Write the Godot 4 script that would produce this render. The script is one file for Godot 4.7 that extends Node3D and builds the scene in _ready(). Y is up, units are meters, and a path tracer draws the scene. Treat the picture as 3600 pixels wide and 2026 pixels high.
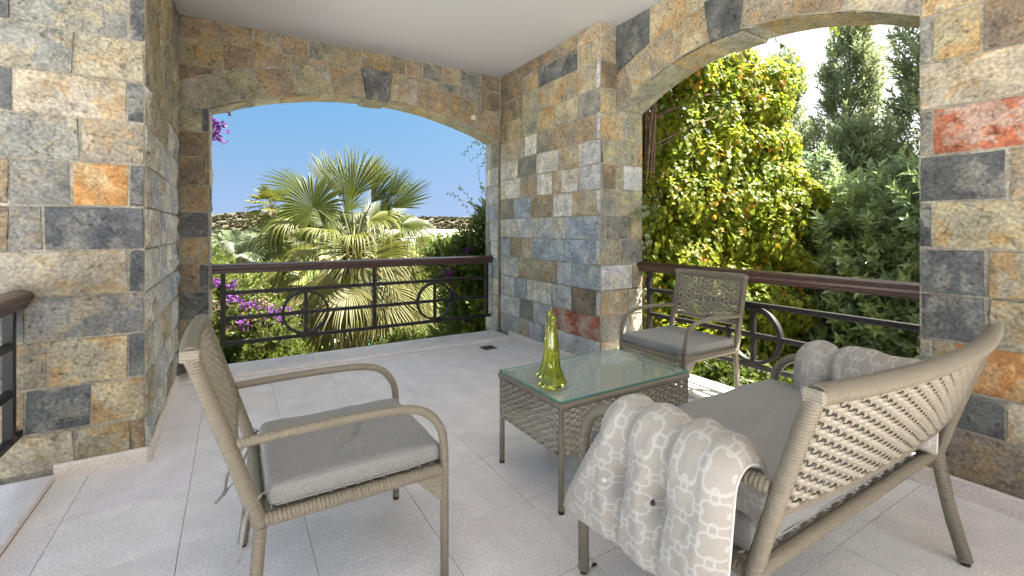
extends Node3D
# A roofed stone terrace with two arched openings. Plan axes: x runs along the back wall to the right,
# b = -z runs from the camera towards the back wall, y is up. Metres.

const EXPO := 7.4
var rng := RandomNumberGenerator.new()
var S := {}          # stone materials by tone letter
var M := {}          # other materials

# ------------------------------------------------------------------ mesh builder
class MB:
	var v := PackedVector3Array()
	var n := PackedVector3Array()
	var uv := PackedVector2Array()
	var c := PackedColorArray()
	var i := PackedInt32Array()
	var tint := Color.WHITE
	func put(p: Vector3, nn: Vector3, t := Vector2.ZERO) -> int:
		v.append(p)
		n.append(nn)
		uv.append(t)
		c.append(tint)
		return v.size() - 1
	func face(a: int, b: int, d: int) -> void:      # counter-clockwise seen from outside
		i.append(a)
		i.append(d)
		i.append(b)
	func tri(p: Vector3, q: Vector3, r: Vector3, tp := Vector2.ZERO, tq := Vector2.ZERO, tr := Vector2.ZERO) -> void:
		var nn := (q - p).cross(r - p).normalized()
		var a := put(p, nn, tp)
		put(q, nn, tq)
		put(r, nn, tr)
		face(a, a + 1, a + 2)
	func quad(p: Vector3, q: Vector3, r: Vector3, s: Vector3, us := 1.0) -> void:
		var nn := (r - p).cross(s - q).normalized()
		var w := p.distance_to(q) * us
		var h := q.distance_to(r) * us
		var a := put(p, nn, Vector2(0, 0))
		put(q, nn, Vector2(w, 0))
		put(r, nn, Vector2(w, h))
		put(s, nn, Vector2(0, h))
		face(a, a + 1, a + 2)
		face(a, a + 2, a + 3)
	# a grid of points, rows of equal length; smooth normals
	func grid(rows: Array, uvs: Array = [], close := false) -> void:
		var h := rows.size()
		var w: int = rows[0].size()
		var base := v.size()
		for y in h:
			for x in w:
				put(rows[y][x], Vector3.ZERO, uvs[y][x] if uvs.size() else Vector2(float(x) / w, float(y) / h))
		for y in h - 1:
			for x in (w if close else w - 1):
				var a := base + y * w + x
				var b := base + y * w + (x + 1) % w
				var d := b + w
				var e := a + w
				sm(a, b, d)
				sm(a, d, e)
		for k in range(base, v.size()):
			n[k] = n[k].normalized()
	func sm(a: int, b: int, d: int) -> void:
		var nn := (v[b] - v[a]).cross(v[d] - v[a])
		n[a] += nn
		n[b] += nn
		n[d] += nn
		face(a, b, d)
	func box(lo: Vector3, hi: Vector3, bev := 0.0, us := 1.0) -> void:
		obox(Transform3D(Basis(), (lo + hi) * 0.5), (hi - lo) * 0.5, bev, us)
	func obox(t: Transform3D, h: Vector3, bev := 0.0, us := 1.0) -> void:
		var k := minf(bev, minf(h.x, minf(h.y, h.z)) * 0.9)
		var g := h - Vector3(k, k, k)
		for ax in 3:
			var a1 := (ax + 1) % 3
			var a2 := (ax + 2) % 3
			for sg in [-1.0, 1.0]:
				var q := []
				for e in [[-1.0, -1.0], [1.0, -1.0], [1.0, 1.0], [-1.0, 1.0]]:
					var p := Vector3.ZERO
					p[ax] = h[ax] * sg
					p[a1] = g[a1] * e[0]
					p[a2] = g[a2] * e[1]
					q.append(t * p)
				if sg > 0: quad(q[0], q[1], q[2], q[3], us)
				else: quad(q[3], q[2], q[1], q[0], us)
		if k <= 0.0: return
		for ax in 3:
			var a1 := (ax + 1) % 3
			var a2 := (ax + 2) % 3
			for s1 in [-1.0, 1.0]:
				for s2 in [-1.0, 1.0]:
					var p := [Vector3.ZERO, Vector3.ZERO, Vector3.ZERO, Vector3.ZERO]
					for e in 4:
						var w := Vector3.ZERO
						w[ax] = g[ax] * (-1.0 if e == 0 or e == 3 else 1.0)
						w[a1] = (h[a1] if e < 2 else g[a1]) * s1
						w[a2] = (g[a2] if e < 2 else h[a2]) * s2
						p[e] = t * w
					if s1 * s2 > 0: quad(p[3], p[2], p[1], p[0], us)
					else: quad(p[0], p[1], p[2], p[3], us)
		for sx in [-1.0, 1.0]:
			for sy in [-1.0, 1.0]:
				for sz in [-1.0, 1.0]:
					var p1 := t * Vector3(h.x * sx, g.y * sy, g.z * sz)
					var p2 := t * Vector3(g.x * sx, h.y * sy, g.z * sz)
					var p3 := t * Vector3(g.x * sx, g.y * sy, h.z * sz)
					if sx * sy * sz > 0: tri(p1, p2, p3)
					else: tri(p1, p3, p2)
	func mesh() -> ArrayMesh:
		var a := []
		a.resize(Mesh.ARRAY_MAX)
		a[Mesh.ARRAY_VERTEX] = v
		a[Mesh.ARRAY_NORMAL] = n
		a[Mesh.ARRAY_TEX_UV] = uv
		a[Mesh.ARRAY_COLOR] = c
		a[Mesh.ARRAY_INDEX] = i
		var m := ArrayMesh.new()
		m.add_surface_from_arrays(Mesh.PRIMITIVE_TRIANGLES, a)
		return m

func P(a: float, y: float, b: float) -> Vector3:
	return Vector3(a, y, -b)

# ------------------------------------------------------------------ scene-tree helpers
func thing(called: String, label: String, category: String, at := Vector3.ZERO, group := "", turn := 0.0) -> Node3D:
	var o := Node3D.new()
	o.name = called
	add_child(o, true)
	o.position = at
	o.rotation.y = turn
	tag(o, label, category, group)
	return o

func tag(o: Node3D, label: String, category: String, group := "") -> void:
	o.set_meta("label", label)
	o.set_meta("category", category)
	if group: o.set_meta("group", group)

func part(called: String, mb: MB, mat: Material, parent: Node) -> MeshInstance3D:
	return put_mesh(called, mb.mesh(), mat, parent)

func put_mesh(called: String, mesh: Mesh, mat: Material, parent: Node) -> MeshInstance3D:
	var o := MeshInstance3D.new()
	o.name = called
	o.mesh = mesh
	o.material_override = mat
	parent.add_child(o, true)
	return o

func swarm(called: String, mesh: Mesh, mat: Material, parent: Node, where: Array, tints: Array = []) -> MultiMeshInstance3D:
	var mm := MultiMesh.new()
	mm.transform_format = MultiMesh.TRANSFORM_3D
	mm.use_colors = tints.size() > 0
	mm.mesh = mesh
	mm.instance_count = where.size()
	for k in where.size():
		mm.set_instance_transform(k, where[k])
		if tints.size(): mm.set_instance_color(k, tints[k])
	var o := MultiMeshInstance3D.new()
	o.name = called
	o.multimesh = mm
	o.material_override = mat
	parent.add_child(o, true)
	return o

# ------------------------------------------------------------------ curves and tubes
func spline(ctrl: Array, per := 8) -> Array:
	var out := []
	for k in ctrl.size() - 1:
		var p0: Vector3 = ctrl[maxi(k - 1, 0)]
		var p1: Vector3 = ctrl[k]
		var p2: Vector3 = ctrl[k + 1]
		var p3: Vector3 = ctrl[mini(k + 2, ctrl.size() - 1)]
		for j in per:
			var t := float(j) / per
			out.append(0.5 * ((2.0 * p1) + (p2 - p0) * t + (2.0 * p0 - 5.0 * p1 + 4.0 * p2 - p3) * t * t + (3.0 * p1 - p0 - 3.0 * p2 + p3) * t * t * t))
	out.append(ctrl[-1])
	return out

# sweeps a ring of the given radii along a path: stations = [[distance, radius], ...]
func sweep(mb: MB, path: Array, stations: Array, sides: int, slant := 0.0, caps := true) -> void:
	var cum := PackedFloat32Array([0.0])
	for k in range(1, path.size()):
		cum.append(cum[k - 1] + path[k].distance_to(path[k - 1]))
	var seg := 0
	var t0: Vector3 = (path[1] - path[0]).normalized()
	var side := t0.cross(Vector3.UP)
	if side.length() < 0.2: side = t0.cross(Vector3.RIGHT)
	side = side.normalized()
	var rows := []
	var uvs := []
	for st in stations:
		var d: float = clampf(st[0], 0.0, cum[-1])
		while seg < path.size() - 2 and cum[seg + 1] < d: seg += 1
		var f := (d - cum[seg]) / maxf(cum[seg + 1] - cum[seg], 1e-6)
		var p: Vector3 = path[seg].lerp(path[seg + 1], f)
		var ta: Vector3 = (path[seg + 1] - path[seg]).normalized()
		var tb: Vector3 = (path[mini(seg + 2, path.size() - 1)] - path[mini(seg + 1, path.size() - 2)]).normalized()
		var tt := ta.lerp(tb, f).normalized()
		side = (side - tt * side.dot(tt)).normalized()
		var up := tt.cross(side)
		var row := []
		var uvr := []
		for q in sides:
			var an := TAU * q / sides
			row.append(p + (side * cos(an) + up * sin(an)) * st[1] + tt * (slant * sin(an)))
			uvr.append(Vector2(float(q) / sides * TAU * st[1], d))
		rows.append(row)
		uvs.append(uvr)
	mb.grid(rows, uvs, true)
	if caps:
		for e in [0, rows.size() - 1]:
			var cen := Vector3.ZERO
			for p in rows[e]: cen += p
			cen /= sides
			for q in sides:
				if e == 0: mb.tri(cen, rows[e][(q + 1) % sides], rows[e][q])
				else: mb.tri(cen, rows[e][q], rows[e][(q + 1) % sides])

func path_length(path: Array) -> float:
	var l := 0.0
	for k in range(1, path.size()): l += path[k].distance_to(path[k - 1])
	return l

func tube(mb: MB, path: Array, r0: float, r1 := -1.0, sides := 7, caps := true) -> void:
	var l := path_length(path)
	var st := []
	var n := path.size()
	for k in n:
		var t := float(k) / (n - 1)
		st.append([l * t, lerpf(r0, r1 if r1 >= 0.0 else r0, t)])
	sweep(mb, path, st, sides, 0.0, caps)

# a tube wound with flat cane: every turn of the strip is its own raised band
func wound(mb: MB, path: Array, r: float, pitch := 0.0118, sides := 9, slant := 0.0026) -> void:
	var l := path_length(path)
	var turns := maxi(2, int(l / pitch))
	var p := l / turns
	var st := []
	for k in turns:
		var w := rng.randf_range(-0.0005, 0.0005)
		st.append([k * p, r * 0.78])
		st.append([k * p + 0.13 * p, r + w])
		st.append([k * p + 0.87 * p, r + w + 0.0004])
	st.append([l, r * 0.85])
	sweep(mb, path, st, sides, slant)

# woven panel over a surface f(u, v): flat strands across, thin ones upright, passing over and under
func weave(mb: MB, at: Callable, nu: int, nv: int, wide: float, thick: float, thin := 0.0035, fine := 4) -> void:
	var amp := thick * 1.25
	var e1 := 0.004
	for k in nv:
		var vv := (k + 0.5) / nv
		var rows := [[], [], [], []]
		var n := nu * fine
		for j in n + 1:
			var uu := float(j) / n
			var q := sin(PI * uu * nu)
			var sgn := clampf(q * 1.5, -1.0, 1.0) * (1.0 if k % 2 == 0 else -1.0)
			var u0 := clampf(uu, e1, 1.0 - e1)
			var p: Vector3 = (at as Callable).call(uu, vv)
			var du: Vector3 = (at as Callable).call(u0 + e1, vv) - (at as Callable).call(u0 - e1, vv)
			var up: Vector3 = ((at as Callable).call(u0, vv + e1) - (at as Callable).call(u0, vv - e1)).normalized()
			var nn := du.cross(up).normalized()
			var cc := p + nn * sgn * amp
			rows[0].append(cc - up * wide * 0.5)
			rows[1].append(cc + nn * thick * 0.6)
			rows[2].append(cc + up * wide * 0.5)
			rows[3].append(cc - nn * thick * 0.6)
		for e in 4:
			mb.grid([rows[e], rows[(e + 1) % 4]])
	for k in nu:
		var uu := (k + 0.5) / nu
		var rows := [[], [], [], []]
		for j in nv:
			var vv := (j + 0.5) / nv
			var sgn := (-1.0 if (j + k) % 2 == 0 else 1.0)
			var p: Vector3 = (at as Callable).call(uu, vv)
			var sd: Vector3 = ((at as Callable).call(uu + e1, vv) - (at as Callable).call(uu - e1, vv)).normalized()
			var nn := sd.cross((at as Callable).call(uu, vv + e1) - (at as Callable).call(uu, vv - e1)).normalized()
			var cc := p + nn * sgn * amp * 0.5
			rows[0].append(cc - sd * thin)
			rows[1].append(cc - nn * thick * 0.5)
			rows[2].append(cc + sd * thin)
			rows[3].append(cc + nn * thick * 0.5)
		for e in 4:
			mb.grid([rows[e], rows[(e + 1) % 4]])

# a straight moulding of the given cross-section (side, up), counter-clockwise
func mould(mb: MB, prof: Array, p0: Vector3, q0: Vector3, side: Vector3, up: Vector3) -> void:
	var back := side.cross(up).dot(q0 - p0) > 0.0
	var p := q0 if back else p0
	var q := p0 if back else q0
	var n := prof.size()
	for k in n:
		var e0: Vector2 = prof[k]
		var e1: Vector2 = prof[(k + 1) % n]
		mb.quad(q + side * e0.x + up * e0.y, q + side * e1.x + up * e1.y, p + side * e1.x + up * e1.y, p + side * e0.x + up * e0.y)
	for k in range(1, n - 1):
		for e in 2:
			var o := p if e == 0 else q
			var x0: Vector3 = o + side * prof[0].x + up * prof[0].y
			var x1: Vector3 = o + side * prof[k].x + up * prof[k].y
			var x2: Vector3 = o + side * prof[k + 1].x + up * prof[k + 1].y
			if e == 0: mb.tri(x0, x1, x2)
			else: mb.tri(x0, x2, x1)

func band_ring(mb: MB, cen: Vector3, ax: Vector3, ay: Vector3, r: float, w: float, d: float, sides := 40) -> void:
	var az := ax.cross(ay)
	var rows := []
	for e in [[r - w, -d], [r, -d], [r, d], [r - w, d]]:
		var row := []
		for k in sides + 1:
			var an := TAU * k / sides
			row.append(cen + (ax * cos(an) + ay * sin(an)) * e[0] + az * e[1])
		rows.append(row)
	for e in 4:
		mb.grid([rows[e], rows[(e + 1) % 4]])

# ------------------------------------------------------------------ procedural materials
var nz := {}
func noise_bytes(key: String, seed_: int, freq: float, octaves := 4, kind := FastNoiseLite.TYPE_SIMPLEX_SMOOTH, ridged := false, warp := 0.0, size := 512) -> PackedByteArray:
	if nz.has(key): return nz[key]
	var f := FastNoiseLite.new()
	f.seed = seed_
	f.noise_type = kind
	f.frequency = freq
	f.fractal_type = FastNoiseLite.FRACTAL_RIDGED if ridged else FastNoiseLite.FRACTAL_FBM
	f.fractal_octaves = octaves
	if warp > 0.0:
		f.domain_warp_enabled = true
		f.domain_warp_amplitude = warp
		f.domain_warp_frequency = freq * 1.5
	var im := f.get_seamless_image(size, size)
	im.convert(Image.FORMAT_L8)
	nz[key] = im.get_data()
	return nz[key]

func tex_from(bytes: PackedByteArray, size: int, fmt := Image.FORMAT_RGB8) -> ImageTexture:
	return ImageTexture.create_from_image(Image.create_from_data(size, size, false, fmt, bytes))

# mottled quarry stone: ground tone, second tone, stain tone, with grain, pits and hairline veins
func stone_texture(base: Color, second: Color, stain: Color, k: int, stain_at := 150, vein := 0.35) -> ImageTexture:
	var big := noise_bytes("big", 11, 0.009, 5, FastNoiseLite.TYPE_SIMPLEX_SMOOTH, false, 60.0)
	var mid := noise_bytes("mid", 23, 0.034, 5, FastNoiseLite.TYPE_SIMPLEX_SMOOTH, false, 30.0)
	var fine := noise_bytes("fine", 5, 0.11, 3)
	var rid := noise_bytes("rid", 77, 0.012, 4, FastNoiseLite.TYPE_SIMPLEX_SMOOTH, true, 35.0)
	var n := 512
	var out := PackedByteArray()
	out.resize(n * n * 3)
	var sh := (k * 7919) % (n * n)
	var sh2 := (k * 104729) % (n * n)
	var o := 0
	var br := base.r * 255.0
	var bg := base.g * 255.0
	var bb := base.b * 255.0
	var dr := second.r * 255.0 - br
	var dg := second.g * 255.0 - bg
	var db := second.b * 255.0 - bb
	var sr := stain.r * 255.0
	var sg := stain.g * 255.0
	var sb := stain.b * 255.0
	var nn := n * n
	for i in nn:
		var a := big[(i + sh) % nn] * 0.0085 + mid[(i + sh2) % nn] * 0.0026 - 0.95
		a = clampf(a, 0.0, 1.0)
		var s := clampf((mid[(i + sh) % nn] * 0.4 + big[(i + sh2) % nn] * 0.72 - stain_at) * 0.03, 0.0, 0.85)
		var g := 1.0 + (fine[i] - 128) * 0.0015 + (mid[(i + sh2) % nn] - 128) * 0.0010 + (big[(i + sh2 + 90000) % nn] - 128) * 0.0010
		var r := rid[(i + sh) % nn]
		if r > 204: g *= 1.0 - vein * minf((r - 204) * 0.03, 1.0)
		var r2 := rid[(i + sh2) % nn]
		if r2 > 224: g *= 0.82
		if fine[(i + sh2) % nn] < 54: g *= 0.87
		out[o] = clampi(int(lerpf(br + dr * a, sr, s) * g), 0, 255)
		out[o + 1] = clampi(int(lerpf(bg + dg * a, sg, s) * g), 0, 255)
		out[o + 2] = clampi(int(lerpf(bb + db * a, sb, s) * g), 0, 255)
		o += 3
	return tex_from(out, n)

func std(col: Color, rough := 0.8, metal := 0.0, spec := 0.5) -> StandardMaterial3D:
	var m := StandardMaterial3D.new()
	m.albedo_color = col
	m.roughness = rough
	m.metallic = metal
	m.metallic_specular = spec
	return m

func c8(r: int, g: int, b: int) -> Color:
	return Color8(r, g, b)

func leafy(col: Color, light: float, rough := 0.5) -> StandardMaterial3D:   # col is linear
	var m := std(col.linear_to_srgb(), rough, 0.0, 0.5)
	m.vertex_color_use_as_albedo = true
	m.backlight_enabled = true
	m.backlight = Color(light, light, light).linear_to_srgb()
	return m

func make_materials() -> void:
	# relief shared by all split stone faces
	var r1 := noise_bytes("big", 11, 0.009, 5, FastNoiseLite.TYPE_SIMPLEX_SMOOTH, false, 60.0)
	var r2 := noise_bytes("mid", 23, 0.034, 5, FastNoiseLite.TYPE_SIMPLEX_SMOOTH, false, 30.0)
	var r3 := noise_bytes("fine", 5, 0.11, 3)
	var r4 := noise_bytes("rid", 77, 0.012, 4, FastNoiseLite.TYPE_SIMPLEX_SMOOTH, true, 35.0)
	var rel := PackedByteArray()
	rel.resize(512 * 512)
	for i in 512 * 512:
		rel[i] = clampi(int(r2[i] * 0.55 + r3[i] * 0.3 + r1[(i + 70000) % 262144] * 0.35 - maxi(r4[(i + 9000) % 262144] - 150, 0) * 0.5), 0, 255)
	var relief := tex_from(rel, 512, Image.FORMAT_L8)
	var tones := {
		"b": [c8(176, 165, 141), c8(158, 151, 136), c8(168, 147, 114), 152, 0.3],
		"t": [c8(156, 141, 117), c8(140, 132, 118), c8(164, 141, 107), 148, 0.35],
		"o": [c8(184, 142, 96), c8(182, 156, 120), c8(178, 126, 76), 140, 0.25],
		"y": [c8(170, 155, 124), c8(154, 147, 128), c8(168, 139, 98), 148, 0.35],
		"g": [c8(138, 136, 127), c8(120, 121, 117), c8(154, 144, 122), 154, 0.35],
		"G": [c8(154, 150, 132), c8(140, 140, 127), c8(164, 154, 120), 150, 0.35],
		"d": [c8(106, 108, 107), c8(86, 88, 89), c8(130, 128, 120), 156, 0.4],
		"r": [c8(176, 152, 137), c8(170, 138, 121), c8(162, 92, 64), 128, 0.45],
		"l": [c8(188, 188, 185), c8(166, 169, 173), c8(184, 177, 160), 152, 0.35],
		"u": [c8(160, 169, 177), c8(142, 151, 160), c8(172, 170, 162), 154, 0.35],
		"n": [c8(132, 118, 99), c8(116, 107, 95), c8(148, 128, 100), 146, 0.35],
		"w": [c8(210, 206, 196), c8(192, 191, 187), c8(190, 179, 156), 152, 0.35],
	}
	var k := 1
	for key in tones:
		var t: Array = tones[key]
		var m := std(Color.WHITE, 0.82, 0.0, 0.35)
		m.albedo_texture = stone_texture(t[0], t[1], t[2], k, t[3], t[4])
		m.vertex_color_use_as_albedo = true
		m.heightmap_enabled = true
		m.heightmap_texture = relief
		m.heightmap_scale = 0.9
		m.resource_name = "split_stone_" + str(k)
		S[key] = m
		k += 1
	# mortar
	var mt := std(Color.WHITE, 0.95)
	mt.albedo_texture = stone_texture(c8(158, 151, 136), c8(144, 138, 124), c8(130, 124, 110), 40, 170, 0.1)
	mt.uv1_triplanar = true
	mt.uv1_world_triplanar = true
	mt.uv1_scale = Vector3(0.9, 0.9, 0.9)
	mt.heightmap_enabled = true
	mt.heightmap_texture = relief
	mt.heightmap_scale = 0.5
	M.mortar = mt
	# pale honed limestone: fine flecks and faint clouds
	var f2 := noise_bytes("fleck", 301, 0.16, 2)
	var cl := noise_bytes("cloud", 311, 0.008, 4)
	var vn := noise_bytes("wander", 321, 0.01, 3, FastNoiseLite.TYPE_SIMPLEX_SMOOTH, true, 50.0)
	var lime := PackedByteArray()
	lime.resize(512 * 512 * 3)
	var lr := PackedByteArray()
	lr.resize(512 * 512)
	for i in 512 * 512:
		var g := 1.0 + (f2[i] - 128) * 0.0008 + (cl[i] - 128) * 0.0003
		if vn[i] > 236: g *= 0.965
		if f2[i] > 196: g *= 1.035
		lime[i * 3] = clampi(int(228 * g), 0, 255)
		lime[i * 3 + 1] = clampi(int(222 * g), 0, 255)
		lime[i * 3 + 2] = clampi(int(221 * g), 0, 255)
		lr[i] = clampi(int(110 + cl[i] * 0.2 + (f2[i] - 128) * 0.3), 0, 255)
	var lm := std(Color.WHITE, 1.0, 0.0, 0.45)
	lm.albedo_texture = tex_from(lime, 512)
	lm.roughness_texture = tex_from(lr, 512, Image.FORMAT_L8)
	lm.roughness_texture_channel = BaseMaterial3D.TEXTURE_CHANNEL_RED
	lm.vertex_color_use_as_albedo = true
	lm.heightmap_enabled = true
	lm.heightmap_texture = tex_from(f2, 512, Image.FORMAT_L8)
	lm.heightmap_scale = 0.03
	M.lime = lm
	var edge := lm.duplicate()
	edge.albedo_color = c8(252, 244, 232)
	M.lime_edge = edge
	M.court = std(c8(226, 228, 232), 0.9)
	M.render_wall = std(c8(186, 180, 172), 0.95)
	M.grout = std(c8(138, 124, 108), 0.95)
	# ceiling plaster
	var ce := std(c8(184, 183, 181), 0.95)
	ce.heightmap_enabled = true
	ce.heightmap_texture = tex_from(r3, 512, Image.FORMAT_L8)
	ce.heightmap_scale = 0.12
	ce.uv1_scale = Vector3(0.9, 0.9, 0.9)
	M.plaster = ce
	# varnished hardwood of the handrails
	var gr := PackedByteArray()
	gr.resize(512 * 512 * 3)
	for y in 512:
		for x in 512:
			var g: int = r2[((y * 9) % 512) * 512 + int(x * 0.35)]
			var h := 0.72 + g * 0.0024 + (r3[y * 512 + x] - 128) * 0.0012
			var i := (y * 512 + x) * 3
			gr[i] = clampi(int(70 * h), 0, 255)
			gr[i + 1] = clampi(int(44 * h), 0, 255)
			gr[i + 2] = clampi(int(36 * h), 0, 255)
	var wd := std(Color.WHITE, 0.38)
	wd.albedo_texture = tex_from(gr, 512)
	wd.uv1_scale = Vector3(1.6, 3.0, 1.0)
	wd.clearcoat_enabled = true
	wd.clearcoat = 0.35
	wd.clearcoat_roughness = 0.25
	M.wood = wd
	# painted ironwork
	var ir := std(c8(30, 27, 26), 0.5, 0.0, 0.5)
	M.iron = ir
	# synthetic cane
	var ca := std(c8(130, 120, 103), 0.4, 0.0, 0.5)
	ca.heightmap_enabled = true
	ca.heightmap_texture = tex_from(r3, 512, Image.FORMAT_L8)
	ca.heightmap_scale = 0.02
	ca.uv1_scale = Vector3(8, 3, 1)
	M.cane = ca
	var cs := std(c8(152, 143, 127), 0.33, 0.0, 0.5)
	M.strand = cs
	# grey linen of the seat cushions
	var li := PackedByteArray()
	li.resize(256 * 256 * 3)
	var lh := PackedByteArray()
	lh.resize(256 * 256)
	for y in 256:
		for x in 256:
			var wv := ((x / 2) % 2) ^ ((y / 2) % 2)
			var g := 1.0 + (r3[y * 512 + x] - 128) * 0.0006 + (r2[(y * 5 % 512) * 512 + x] - 128) * 0.0004 + (0.02 if wv else -0.02)
			var i := (y * 256 + x) * 3
			li[i] = clampi(int(142 * g), 0, 255)
			li[i + 1] = clampi(int(140 * g), 0, 255)
			li[i + 2] = clampi(int(137 * g), 0, 255)
			lh[y * 256 + x] = clampi(100 + wv * 70 + (r3[y * 512 + x] - 128) / 3, 0, 255)
	var ln := std(Color.WHITE, 0.92, 0.0, 0.25)
	ln.albedo_texture = tex_from(li, 256)
	ln.uv1_scale = Vector3(4, 4, 4)
	ln.heightmap_enabled = true
	ln.heightmap_texture = tex_from(lh, 256, Image.FORMAT_L8)
	ln.heightmap_scale = 0.006
	ln.rim_enabled = true
	ln.rim = 0.25
	M.linen = ln
	# throw cushions: beige linen printed with white linked squares
	var n := 512
	var pr := PackedByteArray()
	pr.resize(n * n * 3)
	for y in n:
		for x in n:
			var hit := false
			var px := fposmod(x / 256.0, 1.0) - 0.5
			var py := fposmod(y / 256.0, 1.0) - 0.5
			var q := Vector2(absf(px), absf(py)) - Vector2(0.2, 0.2)
			var d := Vector2(maxf(q.x, 0), maxf(q.y, 0)).length() + minf(maxf(q.x, q.y), 0.0) - 0.17
			if absf(d) < 0.034: hit = true
			# oval links that pass through neighbouring squares
			for s in [Vector2(0.5, 0.0), Vector2(-0.5, 0.0), Vector2(0.0, 0.5), Vector2(0.0, -0.5)]:
				var r: Vector2 = Vector2(px, py) - s
				if s.x == 0.0: r = Vector2(r.y, r.x)
				var dd := Vector2(maxf(absf(r.x) - 0.09, 0.0), r.y).length() - 0.115
				if absf(dd) < 0.03: hit = true
			var wv := ((x / 2) % 2) ^ ((y / 2) % 2)
			var g := 1.0 + (r3[y * 512 + x] - 128) * 0.0007 + (0.02 if wv else -0.02)
			var i := (y * n + x) * 3
			pr[i] = clampi(int((184 if hit else 166) * g), 0, 255)
			pr[i + 1] = clampi(int((180 if hit else 159) * g), 0, 255)
			pr[i + 2] = clampi(int((173 if hit else 150) * g), 0, 255)
	var pm := std(Color.WHITE, 0.95, 0.0, 0.2)
	pm.albedo_texture = tex_from(pr, n)
	pm.rim_enabled = true
	pm.rim = 0.25
	pm.heightmap_enabled = true
	pm.heightmap_texture = tex_from(lh, 256, Image.FORMAT_L8)
	pm.heightmap_scale = 0.006
	M.print = pm
	M.piping = std(c8(206, 200, 190), 0.9)
	M.button_dark = std(c8(62, 46, 40), 0.5)
	M.button_light = std(c8(210, 205, 196), 0.5)
	# table glass and bottles
	var gl := std(Color(0.86, 0.95, 0.93, 0.14), 0.04, 0.0, 0.5)
	gl.transparency = BaseMaterial3D.TRANSPARENCY_ALPHA
	M.pane = gl
	var ge := std(Color(0.24, 0.62, 0.56, 0.55), 0.1)
	ge.transparency = BaseMaterial3D.TRANSPARENCY_ALPHA
	M.pane_edge = ge
	var bo := std(Color(0.975, 0.985, 0.62, 0.0), 0.03)
	bo.refraction_enabled = true
	bo.refraction_scale = 0.05
	M.bottle = bo
	M.white_cap = std(c8(214, 208, 196), 0.6)
	M.steel = std(c8(120, 118, 114), 0.4, 0.8)
	M.dead = std(c8(74, 52, 34), 0.9)
	# plants
	M.fan = leafy(Color(0.07, 0.088, 0.010), 0.9, 0.5)
	M.vine = leafy(Color(0.27, 0.315, 0.035), 1.35, 0.45)
	M.tree = leafy(Color(0.25, 0.29, 0.17), 0.8, 0.3)
	M.hedge = leafy(Color(0.26, 0.31, 0.17), 0.8, 0.3)
	M.shrub = leafy(Color(0.075, 0.1, 0.018), 1.0, 0.5)
	M.petal = leafy(Color(0.17, 0.04, 0.22), 0.9, 0.6)
	M.straw = leafy(Color(0.15, 0.11, 0.06), 0.5, 0.8)
	var bk := std(Color.WHITE, 0.95)
	bk.albedo_texture = stone_texture(c8(118, 96, 74), c8(84, 68, 54), c8(140, 122, 98), 60, 170, 0.5)
	bk.uv1_triplanar = true
	bk.uv1_scale = Vector3(3, 3, 3)
	bk.heightmap_enabled = true
	bk.heightmap_texture = relief
	bk.heightmap_scale = 1.0
	M.bark = bk
	# ground, hills and houses
	var so := std(Color.WHITE, 1.0)
	so.albedo_texture = stone_texture(c8(80, 80, 46), c8(60, 72, 36), c8(100, 92, 62), 61, 165, 0.1)
	so.uv1_triplanar = true
	so.uv1_world_triplanar = true
	so.uv1_scale = Vector3(0.12, 0.12, 0.12)
	M.soil = so
	var hi := std(Color.WHITE, 1.0)
	hi.albedo_texture = stone_texture(c8(62, 56, 36), c8(52, 51, 30), c8(72, 63, 42), 62, 165, 0.1)
	hi.uv1_triplanar = true
	hi.uv1_world_triplanar = true
	hi.uv1_scale = Vector3(0.02, 0.02, 0.02)
	M.hill = hi
	M.scrub = leafy(Color(0.05, 0.05, 0.024), 0.3, 0.9)
	M.white = std(c8(232, 228, 220), 0.9)
	M.beige = std(c8(150, 130, 92), 0.9)
	M.dark_glass = std(c8(60, 78, 92), 0.15)
	var wa := std(Color(0.34, 0.74, 0.8), 0.08)
	M.water = wa

# ------------------------------------------------------------------ stonework
# A frame maps (s along the wall, t up, h out of the wall) to the scene; with "r" it is bent round an arch.
func on(fr: Dictionary, s: float, t: float, h: float) -> Vector3:
	if fr.has("r"):      # s = arc length from the crown, t = across the soffit, h = towards the centre
		var an: float = s / fr.r
		var rr: float = fr.r - h
		return fr.o + fr.u * (sin(an) * rr) + fr.v * (cos(an) * rr) + fr.n * t
	return fr.o + fr.u * s + fr.v * t + fr.n * h

func frame(o: Vector3, u: Vector3, n: Vector3) -> Dictionary:
	return {"o": o, "u": u, "v": Vector3.UP, "n": n}

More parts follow.
